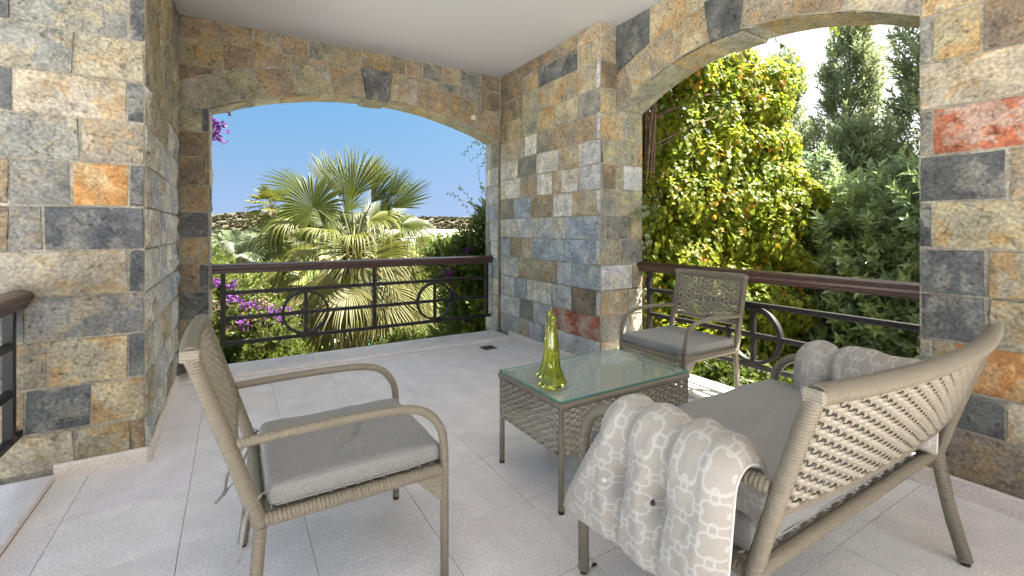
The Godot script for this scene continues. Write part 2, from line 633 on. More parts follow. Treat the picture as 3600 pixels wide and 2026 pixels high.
# one split-faced stone with an uneven outline and face; poly is its outline in the wall's plane
func stone(fr: Dictionary, poly: PackedVector2Array, tone: String, parent: Node, rough := 0.008, gap := 0.003, called := "stone") -> void:
	if Geometry2D.is_polygon_clockwise(poly): poly.reverse()
	var cut := Geometry2D.offset_polygon(poly, -gap)
	if cut.is_empty(): return
	var pl: PackedVector2Array = cut[0]
	if Geometry2D.is_polygon_clockwise(pl): pl.reverse()
	var area := 0.0
	var mid := Vector2.ZERO
	for k in pl.size():
		area += pl[k].cross(pl[(k + 1) % pl.size()]) * 0.5
		mid += pl[k] / pl.size()
	if area < 0.0006: return
	var step := clampf(sqrt(area) / 3.2, 0.035, 0.085)
	# outline resampled and knocked about
	var rim := PackedVector2Array()
	for k in pl.size():
		var p := pl[k]
		var q := pl[(k + 1) % pl.size()]
		var m := maxi(1, int(round(p.distance_to(q) / step)))
		for j in m:
			rim.append(p.lerp(q, float(j) / m) + Vector2(rng.randf_range(-1, 1), rng.randf_range(-1, 1)) * 0.0028)
	var off := Vector2(rng.randf() * 7.0, rng.randf() * 7.0)
	var flip := 1.0 if rng.randf() < 0.5 else -1.0
	var ph := rng.randf() * 100.0
	var mb := MB.new()
	var tv := rng.randf_range(0.84, 1.12)
	mb.tint = Color(tv, tv * rng.randf_range(0.975, 1.02), tv * rng.randf_range(0.95, 1.03))
	var pts := PackedVector2Array()
	var hs := PackedFloat32Array()
	var proud := rng.randf_range(0.004, 0.010)
	for p in rim:
		var inn := p + (mid - p).normalized() * 0.006
		pts.append(inn)
		hs.append(maxf(proud + rng.randf_range(-0.006, 0.001), 0.0015))
	var lo := rim[0]
	var hi := rim[0]
	for p in rim:
		lo = lo.min(p)
		hi = hi.max(p)
	var y := lo.y + step * 0.6
	while y < hi.y - step * 0.4:
		var x := lo.x + step * 0.6
		while x < hi.x - step * 0.4:
			var p := Vector2(x, y) + Vector2(rng.randf_range(-1, 1), rng.randf_range(-1, 1)) * step * 0.25
			if Geometry2D.is_point_in_polygon(p, pl):
				var near := 1.0
				for e in rim: near = minf(near, e.distance_to(p))
				if near > step * 0.42:
					pts.append(p)
					hs.append(maxf(0.003, proud + rough * (0.35 + 0.9 * sin(p.x * 23.0 + ph) * cos(p.y * 31.0 + ph * 1.7) + rng.randf_range(-0.55, 0.55))))
			x += step
		y += step
	var id := Geometry2D.triangulate_delaunay(pts)
	var base := 0
	for k in pts.size():
		mb.put(on(fr, pts[k].x, pts[k].y, hs[k]), Vector3.ZERO, Vector2(pts[k].x * flip, -pts[k].y) / 1.25 + off)
	var test := on(fr, mid.x, mid.y, 0.01) - on(fr, mid.x, mid.y, 0.0)
	for k in range(0, id.size(), 3):
		var a := id[k]
		var b := id[k + 1]
		var d := id[k + 2]
		var cen := (pts[a] + pts[b] + pts[d]) / 3.0
		if not Geometry2D.is_point_in_polygon(cen, pl): continue
		var nn := (mb.v[b] - mb.v[a]).cross(mb.v[d] - mb.v[a])
		if nn.dot(test) < 0.0: mb.sm(a, d, b)
		else: mb.sm(a, b, d)
	for k in mb.n.size(): mb.n[k] = mb.n[k].normalized()
	var m := rim.size()
	for k in m:
		var j := (k + 1) % m
		var p0 := on(fr, pts[k].x, pts[k].y, hs[k])
		var p1 := on(fr, pts[j].x, pts[j].y, hs[j])
		var q0 := on(fr, rim[k].x, rim[k].y, -0.012)
		var q1 := on(fr, rim[j].x, rim[j].y, -0.012)
		var nn := (p1 - q0).cross(p0 - q1)
		var out := on(fr, pts[k].x, pts[k].y, 0.0) - on(fr, mid.x, mid.y, 0.0)
		var t0 := Vector2(rim[k].x * flip, -rim[k].y) / 1.25 + off
		var t1 := Vector2(rim[j].x * flip, -rim[j].y) / 1.25 + off
		if nn.dot(out) > 0.0:
			mb.tri(q0, q1, p1, t0, t1, t1)
			mb.tri(q0, p1, p0, t0, t1, t0)
		else:
			mb.tri(q1, q0, p0, t1, t0, t0)
			mb.tri(q1, p0, p1, t1, t0, t1)
	part(called, mb, S[tone], parent)

func rect(s0: float, t0: float, s1: float, t1: float) -> PackedVector2Array:
	return PackedVector2Array([Vector2(s0, t0), Vector2(s1, t0), Vector2(s1, t1), Vector2(s0, t1)])

# courses written as "bottom top start tone joint tone joint ..."
func courses(fr: Dictionary, rows: Array, parent: Node, lo: float, hi: float, rough := 0.008, floor_at := 0.0) -> void:
	for row in rows:
		var w: PackedStringArray = row.split(" ")
		var y0 := maxf(w[0].to_float(), floor_at)
		var y1 := w[1].to_float()
		var s := maxf(w[2].to_float(), lo)
		var k := 3
		while k < w.size():
			var e := clampf(w[k + 1].to_float(), lo, hi)
			if k + 2 >= w.size(): e = clampf(w[k + 1].to_float(), lo, hi)
			if e - s > 0.025:
				var j := rng.randf_range(-0.008, 0.008)
				stone(fr, PackedVector2Array([Vector2(s, y0), Vector2(e, y0), Vector2(e + (j if k + 2 < w.size() else 0.0), y1), Vector2(s, y1)]), w[k], parent, rough)
				s = e
			k += 2

# plain courses where the photograph gives no layout
func random_courses(fr: Dictionary, ys: Array, lo: float, hi: float, tones: String, parent: Node, wmin := 0.22, wmax := 0.5, rough := 0.008) -> void:
	for k in ys.size() - 1:
		var s := lo
		while s < hi - 0.02:
			var e := s + rng.randf_range(wmin, wmax)
			if hi - e < wmin * 0.6: e = hi
			e = minf(e, hi)
			stone(fr, rect(s, ys[k], e, ys[k + 1]), tones[rng.randi() % tones.length()], parent, rough)
			s = e

const PILLAR_ROWS := [
	"2.206 2.480 -0.943 d -0.899 g -0.465 d -0.400",
	"2.480 2.740 -0.943 t -0.700 G -0.400",
	"2.740 3.000 -0.943 g -0.560 t -0.400",
	"1.990 2.206 -0.943 g -0.678 b -0.400",
	"1.778 1.990 -0.943 d -0.895 b -0.473 d -0.400",
	"1.560 1.778 -0.943 g -0.653 t -0.400",
	"1.337 1.560 -0.943 n -0.906 g -0.685 o -0.465 d -0.400",
	"1.117 1.337 -0.943 n -0.906 g -0.787 d -0.400",
	"0.893 1.117 -0.943 b -0.463 d -0.400",
	"0.682 0.893 -0.943 d -0.849 g -0.400",
	"0.450 0.682 -0.943 d -0.889 t -0.771 y -0.467 d -0.400",
	"0.234 0.450 -0.943 t -0.853 d -0.616 y -0.400",
	"0.000 0.234 -0.943 b -0.669 y -0.458 n -0.400",
]
const RETURN_ROWS := [
	"2.600 3.000 3.070 b 3.250 y 3.700 b 4.150 g 4.650",
	"1.990 2.600 3.070 b 3.330 y 3.620 b 3.860 G 4.300 b 4.650",
	"1.778 1.990 3.070 w 3.200 b 4.042 w 4.322 l 4.650",
	"1.560 1.778 3.070 w 3.230 w 3.431 w 3.809 l 4.150 w 4.650",
	"1.337 1.560 3.070 w 3.322 l 3.524 w 3.836 w 4.200 l 4.650",
	"1.117 1.337 3.070 w 3.188 w 3.602 l 3.750 w 4.434 w 4.650",
	"0.893 1.117 3.070 w 3.555 l 3.955 w 4.345 l 4.650",
	"0.682 0.893 3.070 w 3.300 w 3.644 l 4.100 u 4.650",
	"0.450 0.682 3.070 w 3.290 w 3.673 b 4.200 l 4.650",
	"0.234 0.450 3.070 b 3.357 l 3.900 w 4.391 w 4.650",
	"0.000 0.234 3.070 l 3.335 w 3.922 b 4.300 l 4.650",
]
const CORNER_ROWS := [
	"2.862 3.000 2.940 y 3.245 t 3.641 n 4.170 n 4.650",
	"2.672 2.862 2.940 y 3.245 d 3.867 t 4.170 n 4.650",
	"2.435 2.672 2.940 l 2.990 b 3.399 y 3.847 G 4.170 n 4.650",
	"2.219 2.435 2.940 g 3.233 b 3.592 y 3.898 G 4.188 y 4.509 n 4.650",
	"2.000 2.219 2.940 l 2.990 t 3.287 t 3.696 g 3.898 w 4.123 b 4.650",
	"1.789 2.000 2.940 l 3.233 b 3.532 w 3.908 g 4.265 w 4.650",
	"1.567 1.789 2.940 l 3.233 w 3.489 b 3.636 w 3.755 w 3.898 b 4.210 w 4.650",
	"1.343 1.567 2.940 l 2.990 b 3.318 w 3.619 t 4.009 u 4.344 g 4.650",
	"1.134 1.343 2.940 u 3.414 l 3.879 l 4.390 w 4.650",
	"0.915 1.134 2.940 l 2.990 u 3.439 u 3.988 b 4.188 t 4.437 u 4.650",
	"0.696 0.915 2.940 u 3.334 l 3.557 b 4.254 l 4.650",
	"0.472 0.696 2.940 l 2.990 n 3.334 l 3.557 l 3.645 w 4.081 u 4.333 l 4.650",
	"0.260 0.472 2.940 r 3.627 l 3.958 g 4.232 l 4.650",
	"0.000 0.260 2.940 l 3.549 u 3.802 l 4.039 b 4.232 l 4.650",
]
const PILASTER_ROWS := [
	"2.862 3.000 2.670 b 2.850",
	"2.672 2.862 2.670 t 2.850",
	"2.435 2.672 2.670 n 2.850",
	"2.219 2.435 2.670 y 2.850",
	"2.000 2.219 2.670 y 2.941 G 3.170",
	"1.789 2.000 2.670 d 2.700 G 3.120 y 3.170",
	"1.567 1.789 2.670 g 2.700 n 2.842 G 2.935 l 3.170",
	"1.343 1.567 2.670 g 2.831 G 3.170",
	"1.134 1.343 2.670 g 2.743 g 3.020 y 3.170",
	"0.915 1.134 2.670 g 2.909 g 3.170",
	"0.696 0.915 2.670 l 3.040 G 3.170",
	"0.472 0.696 2.670 b 2.987 G 3.170",
	"0.260 0.472 2.670 g 3.014 G 3.170",
	"0.000 0.260 2.670 b 2.922 g 3.170",
]
const NEAR_ROWS := [
	"2.241 2.480 -0.350 n 0.050 t 0.620 y 0.872",
	"2.480 2.740 -0.300 b 0.250 y 0.872",
	"2.740 3.000 -0.350 t 0.400 n 0.872",
	"2.012 2.241 -0.400 y -0.100 n 0.655 y 0.826 g 0.872",
	"1.793 2.012 -0.200 t 0.430 b 0.872",
	"1.572 1.793 -0.550 t -0.100 b 0.519 r 0.826 g 0.872",
	"1.351 1.572 -0.400 y 0.100 t 0.577 d 0.872",
	"1.131 1.351 -0.300 g 0.300 y 0.823 d 0.872",
	"0.917 1.131 -0.350 t 0.200 y 0.641 d 0.872",
	"0.701 0.917 -0.400 y 0.000 b 0.641 d 0.872",
	"0.484 0.701 -0.300 t 0.250 o 0.740 y 0.819 g 0.872",
	"0.304 0.484 -0.350 b 0.180 b 0.580 d 0.872",
	"0.000 0.304 -0.400 o 0.150 t 0.817 n 0.872",
]

func arc_pts(cx: float, cy: float, r: float, a0: float, a1: float, n := 10) -> PackedVector2Array:
	var out := PackedVector2Array()
	for k in n + 1:
		var an := lerpf(a0, a1, float(k) / n)
		out.append(Vector2(cx + sin(an) * r, cy + cos(an) * r))
	return out

# a flat wall body of any outline: poly in the frame's plane, going back by depth
func slab(mb: MB, fr: Dictionary, poly: PackedVector2Array, depth: float) -> void:
	if Geometry2D.is_polygon_clockwise(poly): poly.reverse()
	var id := Geometry2D.triangulate_polygon(poly)
	var hand: float = fr.u.cross(fr.v).dot(fr.n)
	for k in range(0, id.size(), 3):
		var a := poly[id[k]]
		var b := poly[id[k + 1]]
		var d := poly[id[k + 2]]
		if ((b - a).cross(d - a) < 0.0) != (hand < 0.0):
			var w := b
			b = d
			d = w
		mb.tri(on(fr, a.x, a.y, 0), on(fr, b.x, b.y, 0), on(fr, d.x, d.y, 0))
		mb.tri(on(fr, a.x, a.y, -depth), on(fr, d.x, d.y, -depth), on(fr, b.x, b.y, -depth))
	for k in poly.size():
		var a := poly[k]
		var b := poly[(k + 1) % poly.size()]
		if hand > 0.0: mb.quad(on(fr, a.x, a.y, -depth), on(fr, b.x, b.y, -depth), on(fr, b.x, b.y, 0), on(fr, a.x, a.y, 0))
		else: mb.quad(on(fr, a.x, a.y, 0), on(fr, b.x, b.y, 0), on(fr, b.x, b.y, -depth), on(fr, a.x, a.y, -depth))

# the stones round an arch and in the wall above it
func arch_stones(fr: Dictionary, cx: float, cy: float, r: float, joints: Array, tones: String, key: int, ring: float, lo: float, hi: float, above: Array, parent: Node, across: float, soffit: String) -> void:
	var clip := rect(lo, 0.0, hi, 3.0)
	var disc := PackedVector2Array()
	for k in 72:
		var an := TAU * k / 72
		disc.append(Vector2(cx + sin(an) * (r + ring), cy + cos(an) * (r + ring)))
	for k in joints.size() - 1:
		var a0 := asin(clampf((joints[k] - cx) / r, -1, 1))
		var a1 := asin(clampf((joints[k + 1] - cx) / r, -1, 1))
		var f2: Dictionary = fr.duplicate()
		var pl := PackedVector2Array()
		if k == key:
			f2.o = fr.o + fr.n * 0.028
			pl.append_array(arc_pts(cx, cy, r - 0.03, a0 + 0.004, a1 - 0.004, 3))
			pl.append_array(arc_pts(cx, cy, r + ring + 0.02, a1 + 0.008, a0 - 0.008, 3))
		else:
			pl.append_array(arc_pts(cx, cy, r, a0, a1, 5))
			pl.append_array(arc_pts(cx, cy, r + ring + rng.randf_range(-0.015, 0.015), a1 + rng.randf_range(-0.006, 0.006), a0 + rng.randf_range(-0.006, 0.006), 4))
		for piece in Geometry2D.intersect_polygons(pl, clip):
			stone(f2, piece, tones[k], parent, 0.009, 0.0045, "keystone" if k == key else "voussoir")
	for row in above:
		var w: PackedStringArray = row.split(" ")
		var s := w[2].to_float()
		var k := 3
		while k < w.size():
			var e := w[k + 1].to_float()
			for piece in Geometry2D.clip_polygons(rect(s, w[0].to_float(), e, w[1].to_float()), disc):
				if not Geometry2D.is_polygon_clockwise(piece): stone(fr, piece, w[k], parent)
			s = e
			k += 2
	# stones lining the underside
	var sf := {"o": fr.o + fr.u * cx + fr.v * cy, "u": fr.u, "v": fr.v, "n": -fr.n, "r": r}
	var end0 := asin(clampf((joints[0] - cx) / r, -1, 1)) * r
	var end1 := asin(clampf((joints[-1] - cx) / r, -1, 1)) * r
	var k0 := asin((joints[key] - cx) / r) * r
	var k1 := asin((joints[key + 1] - cx) / r) * r
	var q := end0
	var g := 0
	while q < end1 - 0.02:
		var e := minf(q + rng.randf_range(0.2, 0.36), end1)
		if q < k0 and e > k0 - 0.08: e = k0
		elif absf(q - k0) < 0.001: e = k1
		if end1 - e < 0.1: e = end1
		var f3: Dictionary = sf.duplicate()
		if absf(q - k0) < 0.001: f3.r = r - 0.022
		stone(f3, rect(q, 0.004, e, across), soffit[g % soffit.length()], parent, 0.006, 0.003, "soffit_stone")
		g += 1
		q = e

func skirting(parent: Node, p: Vector3, q: Vector3, n: Vector3, h := 0.08) -> void:
	var mb := MB.new()
	var prof := [Vector2(0, 0), Vector2(0.018, 0), Vector2(0.018, h - 0.004), Vector2(0.014, h), Vector2(0, h)]
	mould(mb, prof, p, q, n, Vector3.UP)
	for k in mb.v.size(): mb.uv[k] = Vector2(mb.v[k].x + mb.v[k].y, mb.v[k].z + mb.v[k].y) * 1.1
	part("skirting", mb, M.lime_edge, parent)

func build_terrace() -> void:
	var U := Vector3(1, 0, 0)
	var BK := Vector3(0, 0, -1)
	# floor: pale limestone squares on a mortar bed
	var fl := Node3D.new()
	fl.name = "floor"
	fl.set_meta("kind", "structure")
	add_child(fl)
	var bed := MB.new()
	bed.box(P(-0.95, -0.05, 4.70), P(3.17, -0.0035, -2.2))
	part("mortar_bed", bed, M.grout, fl)
	var ti := 0
	for ia in range(-1, 9):
		for ib in range(-7, 9):
			var a0 := maxf(-0.616 + 0.4366 * ia, -0.745)
			var a1 := minf(-0.616 + 0.4366 * (ia + 1), 2.86)
			var b0 := maxf(0.855 + 0.4392 * ib, -2.2)
			var b1 := minf(0.855 + 0.4392 * (ib + 1), 4.42)
			if b0 > 3.0 and a1 < -0.36: continue
			if b1 > 3.08: a0 = maxf(a0, -0.41)
			if a1 - a0 < 0.03 or b1 - b0 < 0.03: continue
			var mb := MB.new()
			var g := 0.0011
			var tv := rng.randf_range(0.955, 1.03)
			mb.tint = Color(tv, tv * rng.randf_range(0.99, 1.006), tv * rng.randf_range(0.97, 1.015))
			var lift := rng.randf_range(-0.0006, 0.0006)
			mb.box(P(a0 + g, -0.02, b1 - g), P(a1 - g, lift, b0 + g), 0.0012)
			var off := Vector2(rng.randf() * 5, rng.randf() * 5)
			for k in mb.v.size(): mb.uv[k] = Vector2(mb.v[k].x, mb.v[k].z) * 1.1 + off
			part("tile", mb, M.lime, fl)
			ti += 1
	var base := MB.new()
	base.box(P(-0.95, -2.7, 4.78), P(3.18, -0.055, -6.5))
	var tb := part("terrace_base", base, M.mortar, self)
	tb.set_meta("kind", "structure")
	# open paved court on the left and the house front behind the camera
	var pv := MB.new()
	pv.box(P(-16.0, -0.45, 3.4), P(-0.951, -0.12, -9.0))
	for k in pv.v.size(): pv.uv[k] = Vector2(pv.v[k].x, pv.v[k].z)
	var pav := part("pavement", pv, M.court, self)
	pav.set_meta("kind", "structure")
	var tv := MB.new()
	tv.box(P(-0.95, -0.054, -2.2), P(3.18, -0.002, -6.5))
	for k in tv.v.size(): tv.uv[k] = Vector2(tv.v[k].x, tv.v[k].z)
	pav = part("pavement", tv, M.lime, self)
	pav.set_meta("kind", "structure")
	var hw := MB.new()
	hw.box(P(-6.0, -0.1, -6.5), P(6.0, 3.6, -6.9))
	part("wall", hw, M.render_wall, thing("house_front", "plain plastered house front that closes the terrace behind the camera", "house"))
	# ceiling slab with its eaves
	var ce := MB.new()
	ce.box(P(-1.15, 3.0, 5.25), P(4.2, 3.2, -1.5), 0.0, 1.0)
	var cei := part("ceiling", ce, M.plaster, self)
	cei.set_meta("kind", "structure")

	# left pier: its broad face looks at the camera, its side runs back to the arch wall
	var pier := thing("stone_pier", "broad stone pier of long grey and tan blocks with one bright orange block", "stone wall", Vector3.ZERO, "")
	var core := MB.new()
	core.box(P(-0.943, 0, 4.96), P(-0.40, 3.0, 3.07))
	part("mortar_core", core, M.mortar, pier)
	courses(frame(P(0, 0, 3.07), U, Vector3(0, 0, 1)), PILLAR_ROWS, pier, -0.943, -0.388, 0.008, 0.05)
	courses(frame(P(-0.40, 0, 0), BK, U), RETURN_ROWS, pier, 3.075, 4.645, 0.016, 0.05)
	skirting(pier, P(-0.745, 0.0, 3.058), P(-0.372, 0.0, 3.058), Vector3(0, 0, 1))
	skirting(pier, P(-0.388, 0.0, 3.04), P(-0.388, 0.0, 4.42), U)

	# back wall with its shallow arch
	var bw := thing("arch_wall", "stone wall with a wide shallow arch framing the fan palm and the blue sky", "stone wall")
	var fb := frame(P(0, 0, 4.65), U, Vector3(0, 0, 1))
	var cx := 1.2325
	var half := 1.4065
	var rr := 3.63
	var cy := 2.262 + 0.283 - rr
	var an := asin(half / rr)
	var ol := PackedVector2Array([Vector2(-0.40, 0), Vector2(cx - half, 0)])
	ol.append_array(arc_pts(cx, cy, rr, -an, an, 24))
	ol.append_array(PackedVector2Array([Vector2(cx + half, 0), Vector2(2.67, 0), Vector2(2.67, 3.0), Vector2(-0.40, 3.0)]))
	var bc := MB.new()
	slab(bc, fb, ol, 0.31)
	part("mortar_core", bc, M.mortar, bw)
	arch_stones(fb, cx, cy, rr, [-0.174, 0.06, 0.219, 0.512, 0.816, 1.11, 1.352, 1.651, 2.002, 2.281, 2.639], "GGtGtdbtytn", 5, 0.262, -0.388, 2.66,
		["2.820 3.000 -0.388 t 0.148 y 0.369 t 0.597 G 0.814 t 1.090 y 1.368 t 1.530 t 1.716 g 1.930 b 2.155 g 2.410 n 2.66",
		"2.587 2.820 -0.388 y -0.080 n 0.148 t 0.600 t 1.200 t 1.700 t 1.930 g 2.155 g 2.410 n 2.66",
		"2.400 2.587 -0.388 n -0.150 t 0.300 t 2.100 t 2.400 g 2.66",
		"2.250 2.400 -0.388 G -0.200 G 0.100 t 2.450 t 2.66"], bw, 0.306, "GbybG")
	courses(fb, ["2.040 2.250 -0.388 G -0.230 d -0.178", "1.830 2.040 -0.388 n -0.178", "1.590 1.830 -0.388 n -0.205 n -0.178", "1.370 1.590 -0.388 t -0.178", "1.150 1.370 -0.388 d -0.178",
		"0.930 1.150 -0.388 y -0.178", "0.700 0.930 -0.388 t -0.250 d -0.178", "0.470 0.700 -0.388 d -0.178", "0.240 0.470 -0.388 t -0.178", "0.000 0.240 -0.388 d -0.178"], bw, -0.388, -0.176, 0.008, 0.03)
	courses(fb, ["2.000 2.250 2.642 n 2.668", "1.700 2.000 2.642 n 2.668", "1.400 1.700 2.642 t 2.668", "1.150 1.400 2.642 t 2.668", "0.800 1.150 2.642 n 2.668", "0.400 0.800 2.642 n 2.668", "0.030 0.400 2.642 n 2.668"], bw, 2.642, 2.668)
	random_courses(frame(P(cx + half, 0, 0), BK, -U), [0.03, 0.23, 0.45, 0.66, 0.88, 1.09, 1.31, 1.52, 1.74, 1.95, 2.25], 4.655, 4.955, "lugwlu", bw, 0.13, 0.31)
	random_courses(frame(P(cx - half, 0, 0), BK, U), [0.03, 0.24, 0.47, 0.70, 0.93, 1.15, 1.37, 1.59, 1.83, 2.04, 2.25], 4.655, 4.955, "wlwg", bw, 0.2, 0.31)
	var cap := MB.new()
	tube(cap, [P(2.30, 2.48, 4.63), P(2.30, 2.48, 4.612)], 0.03, -1, 6)
	part("vent_cap", cap, M.white_cap, bw)

	# right-hand wall and pilaster
	var cw := thing("corner_wall", "stone wall and pilaster of pale blue-grey and buff blocks behind the glass table", "stone wall")
	var cc := MB.new()
	cc.box(P(2.67, 0, 4.65), P(3.17, 3.0, 2.94))
	part("mortar_core", cc, M.mortar, cw)
	courses(frame(P(2.67, 0, 0), BK, -U), CORNER_ROWS, cw, 2.93, 4.645, 0.011, 0.05)
	courses(frame(P(0, 0, 2.94), U, Vector3(0, 0, 1)), PILASTER_ROWS, cw, 2.662, 3.175, 0.009, 0.03)
	skirting(cw, P(2.657, 0, 4.42), P(2.657, 0, 2.925), -U)
	skirting(cw, P(2.64, 0, 2.926), P(2.83, 0, 2.926), Vector3(0, 0, 1))

	# arch over the right-hand opening
	var sw := thing("side_arch", "stone arch of brown and ochre blocks over the opening to the hedge", "stone wall")
	var fs := frame(P(2.85, 0, 0), BK, -U)
	var sx := 1.906
	var sh := 1.034
	var sr := 2.018
	var sy := 2.26 + 0.285 - sr
	var sn := asin(sh / sr)
	var so := arc_pts(sx, sy, sr, -sn, sn, 20)
	so.append_array(PackedVector2Array([Vector2(2.94, 3.0), Vector2(0.872, 3.0)]))
	var sc := MB.new()
	slab(sc, fs, so, 0.32)
	part("mortar_core", sc, M.mortar, sw)
	arch_stones(fs, sx, sy, sr, [0.872, 0.95, 1.211, 1.491, 1.785, 2.020, 2.293, 2.532, 2.735, 2.938], "gbntdytyt", 4, 0.262, 0.874, 2.936,
		["2.780 3.000 0.874 t 1.300 n 1.700 b 2.100", "2.600 2.780 0.874 n 1.150 t 1.700", "2.560 3.000 2.100 y 2.560 d 2.936", "2.400 2.600 0.874 t 1.150", "2.400 2.560 2.500 y 2.936"], sw, 0.316, "GyyGGyG")

	# near pier at the right edge
	var np := thing("stone_pier", "near stone pier of yellow, charcoal and red-streaked blocks at the side opening", "stone wall")
	var nc := MB.new()
	nc.box(P(2.85, 0, 0.872), P(3.17, 3.0, -2.2))
	part("mortar_core", nc, M.mortar, np)
	courses(frame(P(2.85, 0, 0), BK, -U), NEAR_ROWS, np, -0.6, 0.880, 0.010, 0.05)
	random_courses(frame(P(2.85, 0, 0), BK, -U), [0.05, 0.304, 0.52, 0.74, 0.96, 1.18, 1.4, 1.62, 1.84, 2.06, 2.3, 2.54, 2.78, 3.0], -2.2, -0.41, "btygdnb", np, 0.4, 0.7)
	skirting(np, P(2.838, 0, 0.885), P(2.838, 0, -2.2), -U, 0.085)

	# raised sills under the railings
	sill("back", P(-0.385, 0, 4.40), P(2.655, 0.026, 4.79))
	sill("side", P(2.825, 0, 0.875), P(3.22, 0.03, 2.92))
	sill("left", P(-1.02, 0, 0.2), P(-0.745, 0.034, 3.05))

func sill(which: String, p: Vector3, q: Vector3) -> void:
	var words := {"back": "low pale stone sill running under the railing before the palm", "side": "pale stone sill in patchy sun under the railing beside the hedge", "left": "pale stone slab on the floor at the foot of the broad pier"}
	var t := thing("stone_sill", words[which], "sill")
	var lo := p.min(q)
	var hi := p.max(q)
	var long := 0 if hi.x - lo.x > hi.z - lo.z else 2
	var n := int(ceil((hi[long] - lo[long]) / 1.1))
	for k in n:
		var a := lo
		var b := hi
		a[long] = lerpf(lo[long], hi[long], float(k) / n) + 0.0008
		b[long] = lerpf(lo[long], hi[long], float(k + 1) / n) - 0.0008
		var mb := MB.new()
		var tv := rng.randf_range(0.96, 1.03)
		mb.tint = Color(tv, tv, tv)
		mb.box(a + Vector3(0, 0.0005, 0), b, 0.003)
		for j in mb.v.size(): mb.uv[j] = Vector2(mb.v[j].x + mb.v[j].y, mb.v[j].z + mb.v[j].y) * 1.1 + Vector2(k * 0.37, k * 0.61)
		part("slab", mb, M.lime, t)

# ------------------------------------------------------------------ railings
const RAIL := [[-0.054, 0.0], [-0.048, -0.010], [-0.040, -0.016], [-0.040, -0.028], [-0.030, -0.034], [-0.030, -0.046], [0.030, -0.046], [0.030, -0.034], [0.040, -0.028], [0.040, -0.016], [0.048, -0.010], [0.054, 0.0], [0.054, 0.016], [0.046, 0.028], [0.030, 0.037], [0.0, 0.041], [-0.030, 0.037], [-0.046, 0.028], [-0.054, 0.016]]

func railing(label: String, p: Vector3, q: Vector3, top: float, posts: Array, rows: Array, rings: Array) -> void:
	# p -> q along the floor; posts, rings as metres from p
	var t := thing("railing", label, "railing", Vector3.ZERO)
	var d := (q - p).normalized()
	var up := Vector3.UP
	var side := d.cross(up)
	var l := p.distance_to(q)
	var mb := MB.new()
	var prof := []
	for e in RAIL: prof.append(Vector2(e[0], e[1] + top - 0.041))
	mould(mb, prof, p, q, side, up)
	part("handrail", mb, M.wood, t)
	var basis := Basis(d, up, side)
	for s in posts:
		var m := MB.new()
		var y0: float = rows[-1] if s > 0.3 and s < l - 0.3 else rows[-1] - 0.012
		m.obox(Transform3D(basis, p + d * s + up * ((top - 0.087 + y0) * 0.5)), Vector3(0.0185, (top - 0.087 - y0) * 0.5, 0.0185), 0.002)
		part("post", m, M.iron, t)
	for y in rows:
		var m := MB.new()
		m.obox(Transform3D(basis, p + d * (l * 0.5) + up * y), Vector3(l * 0.5 if y == rows[-1] else (posts[-1] - posts[0]) * 0.5 , 0.0165, 0.014), 0.002)
		if y != rows[-1]:
			m = MB.new()
			m.obox(Transform3D(basis, p + d * ((posts[-1] + posts[0]) * 0.5) + up * y), Vector3((posts[-1] - posts[0]) * 0.5, 0.0165, 0.014), 0.002)
		part("bar", m, M.iron, t)
	for s in rings:
		var m := MB.new()
		var r: float = (rows[0] - rows[2]) * 0.5 - 0.014
		band_ring(m, p + d * s + up * ((rows[0] + rows[2]) * 0.5), d, up, r, 0.024, 0.021)
		part("ring", m, M.iron, t)
		var v := MB.new()
		v.obox(Transform3D(basis, p + d * s + up * ((rows[0] + rows[2]) * 0.5)), Vector3(0.0155, r - 0.022, 0.015), 0.002)
		part("ring_bar", v, M.iron, t)

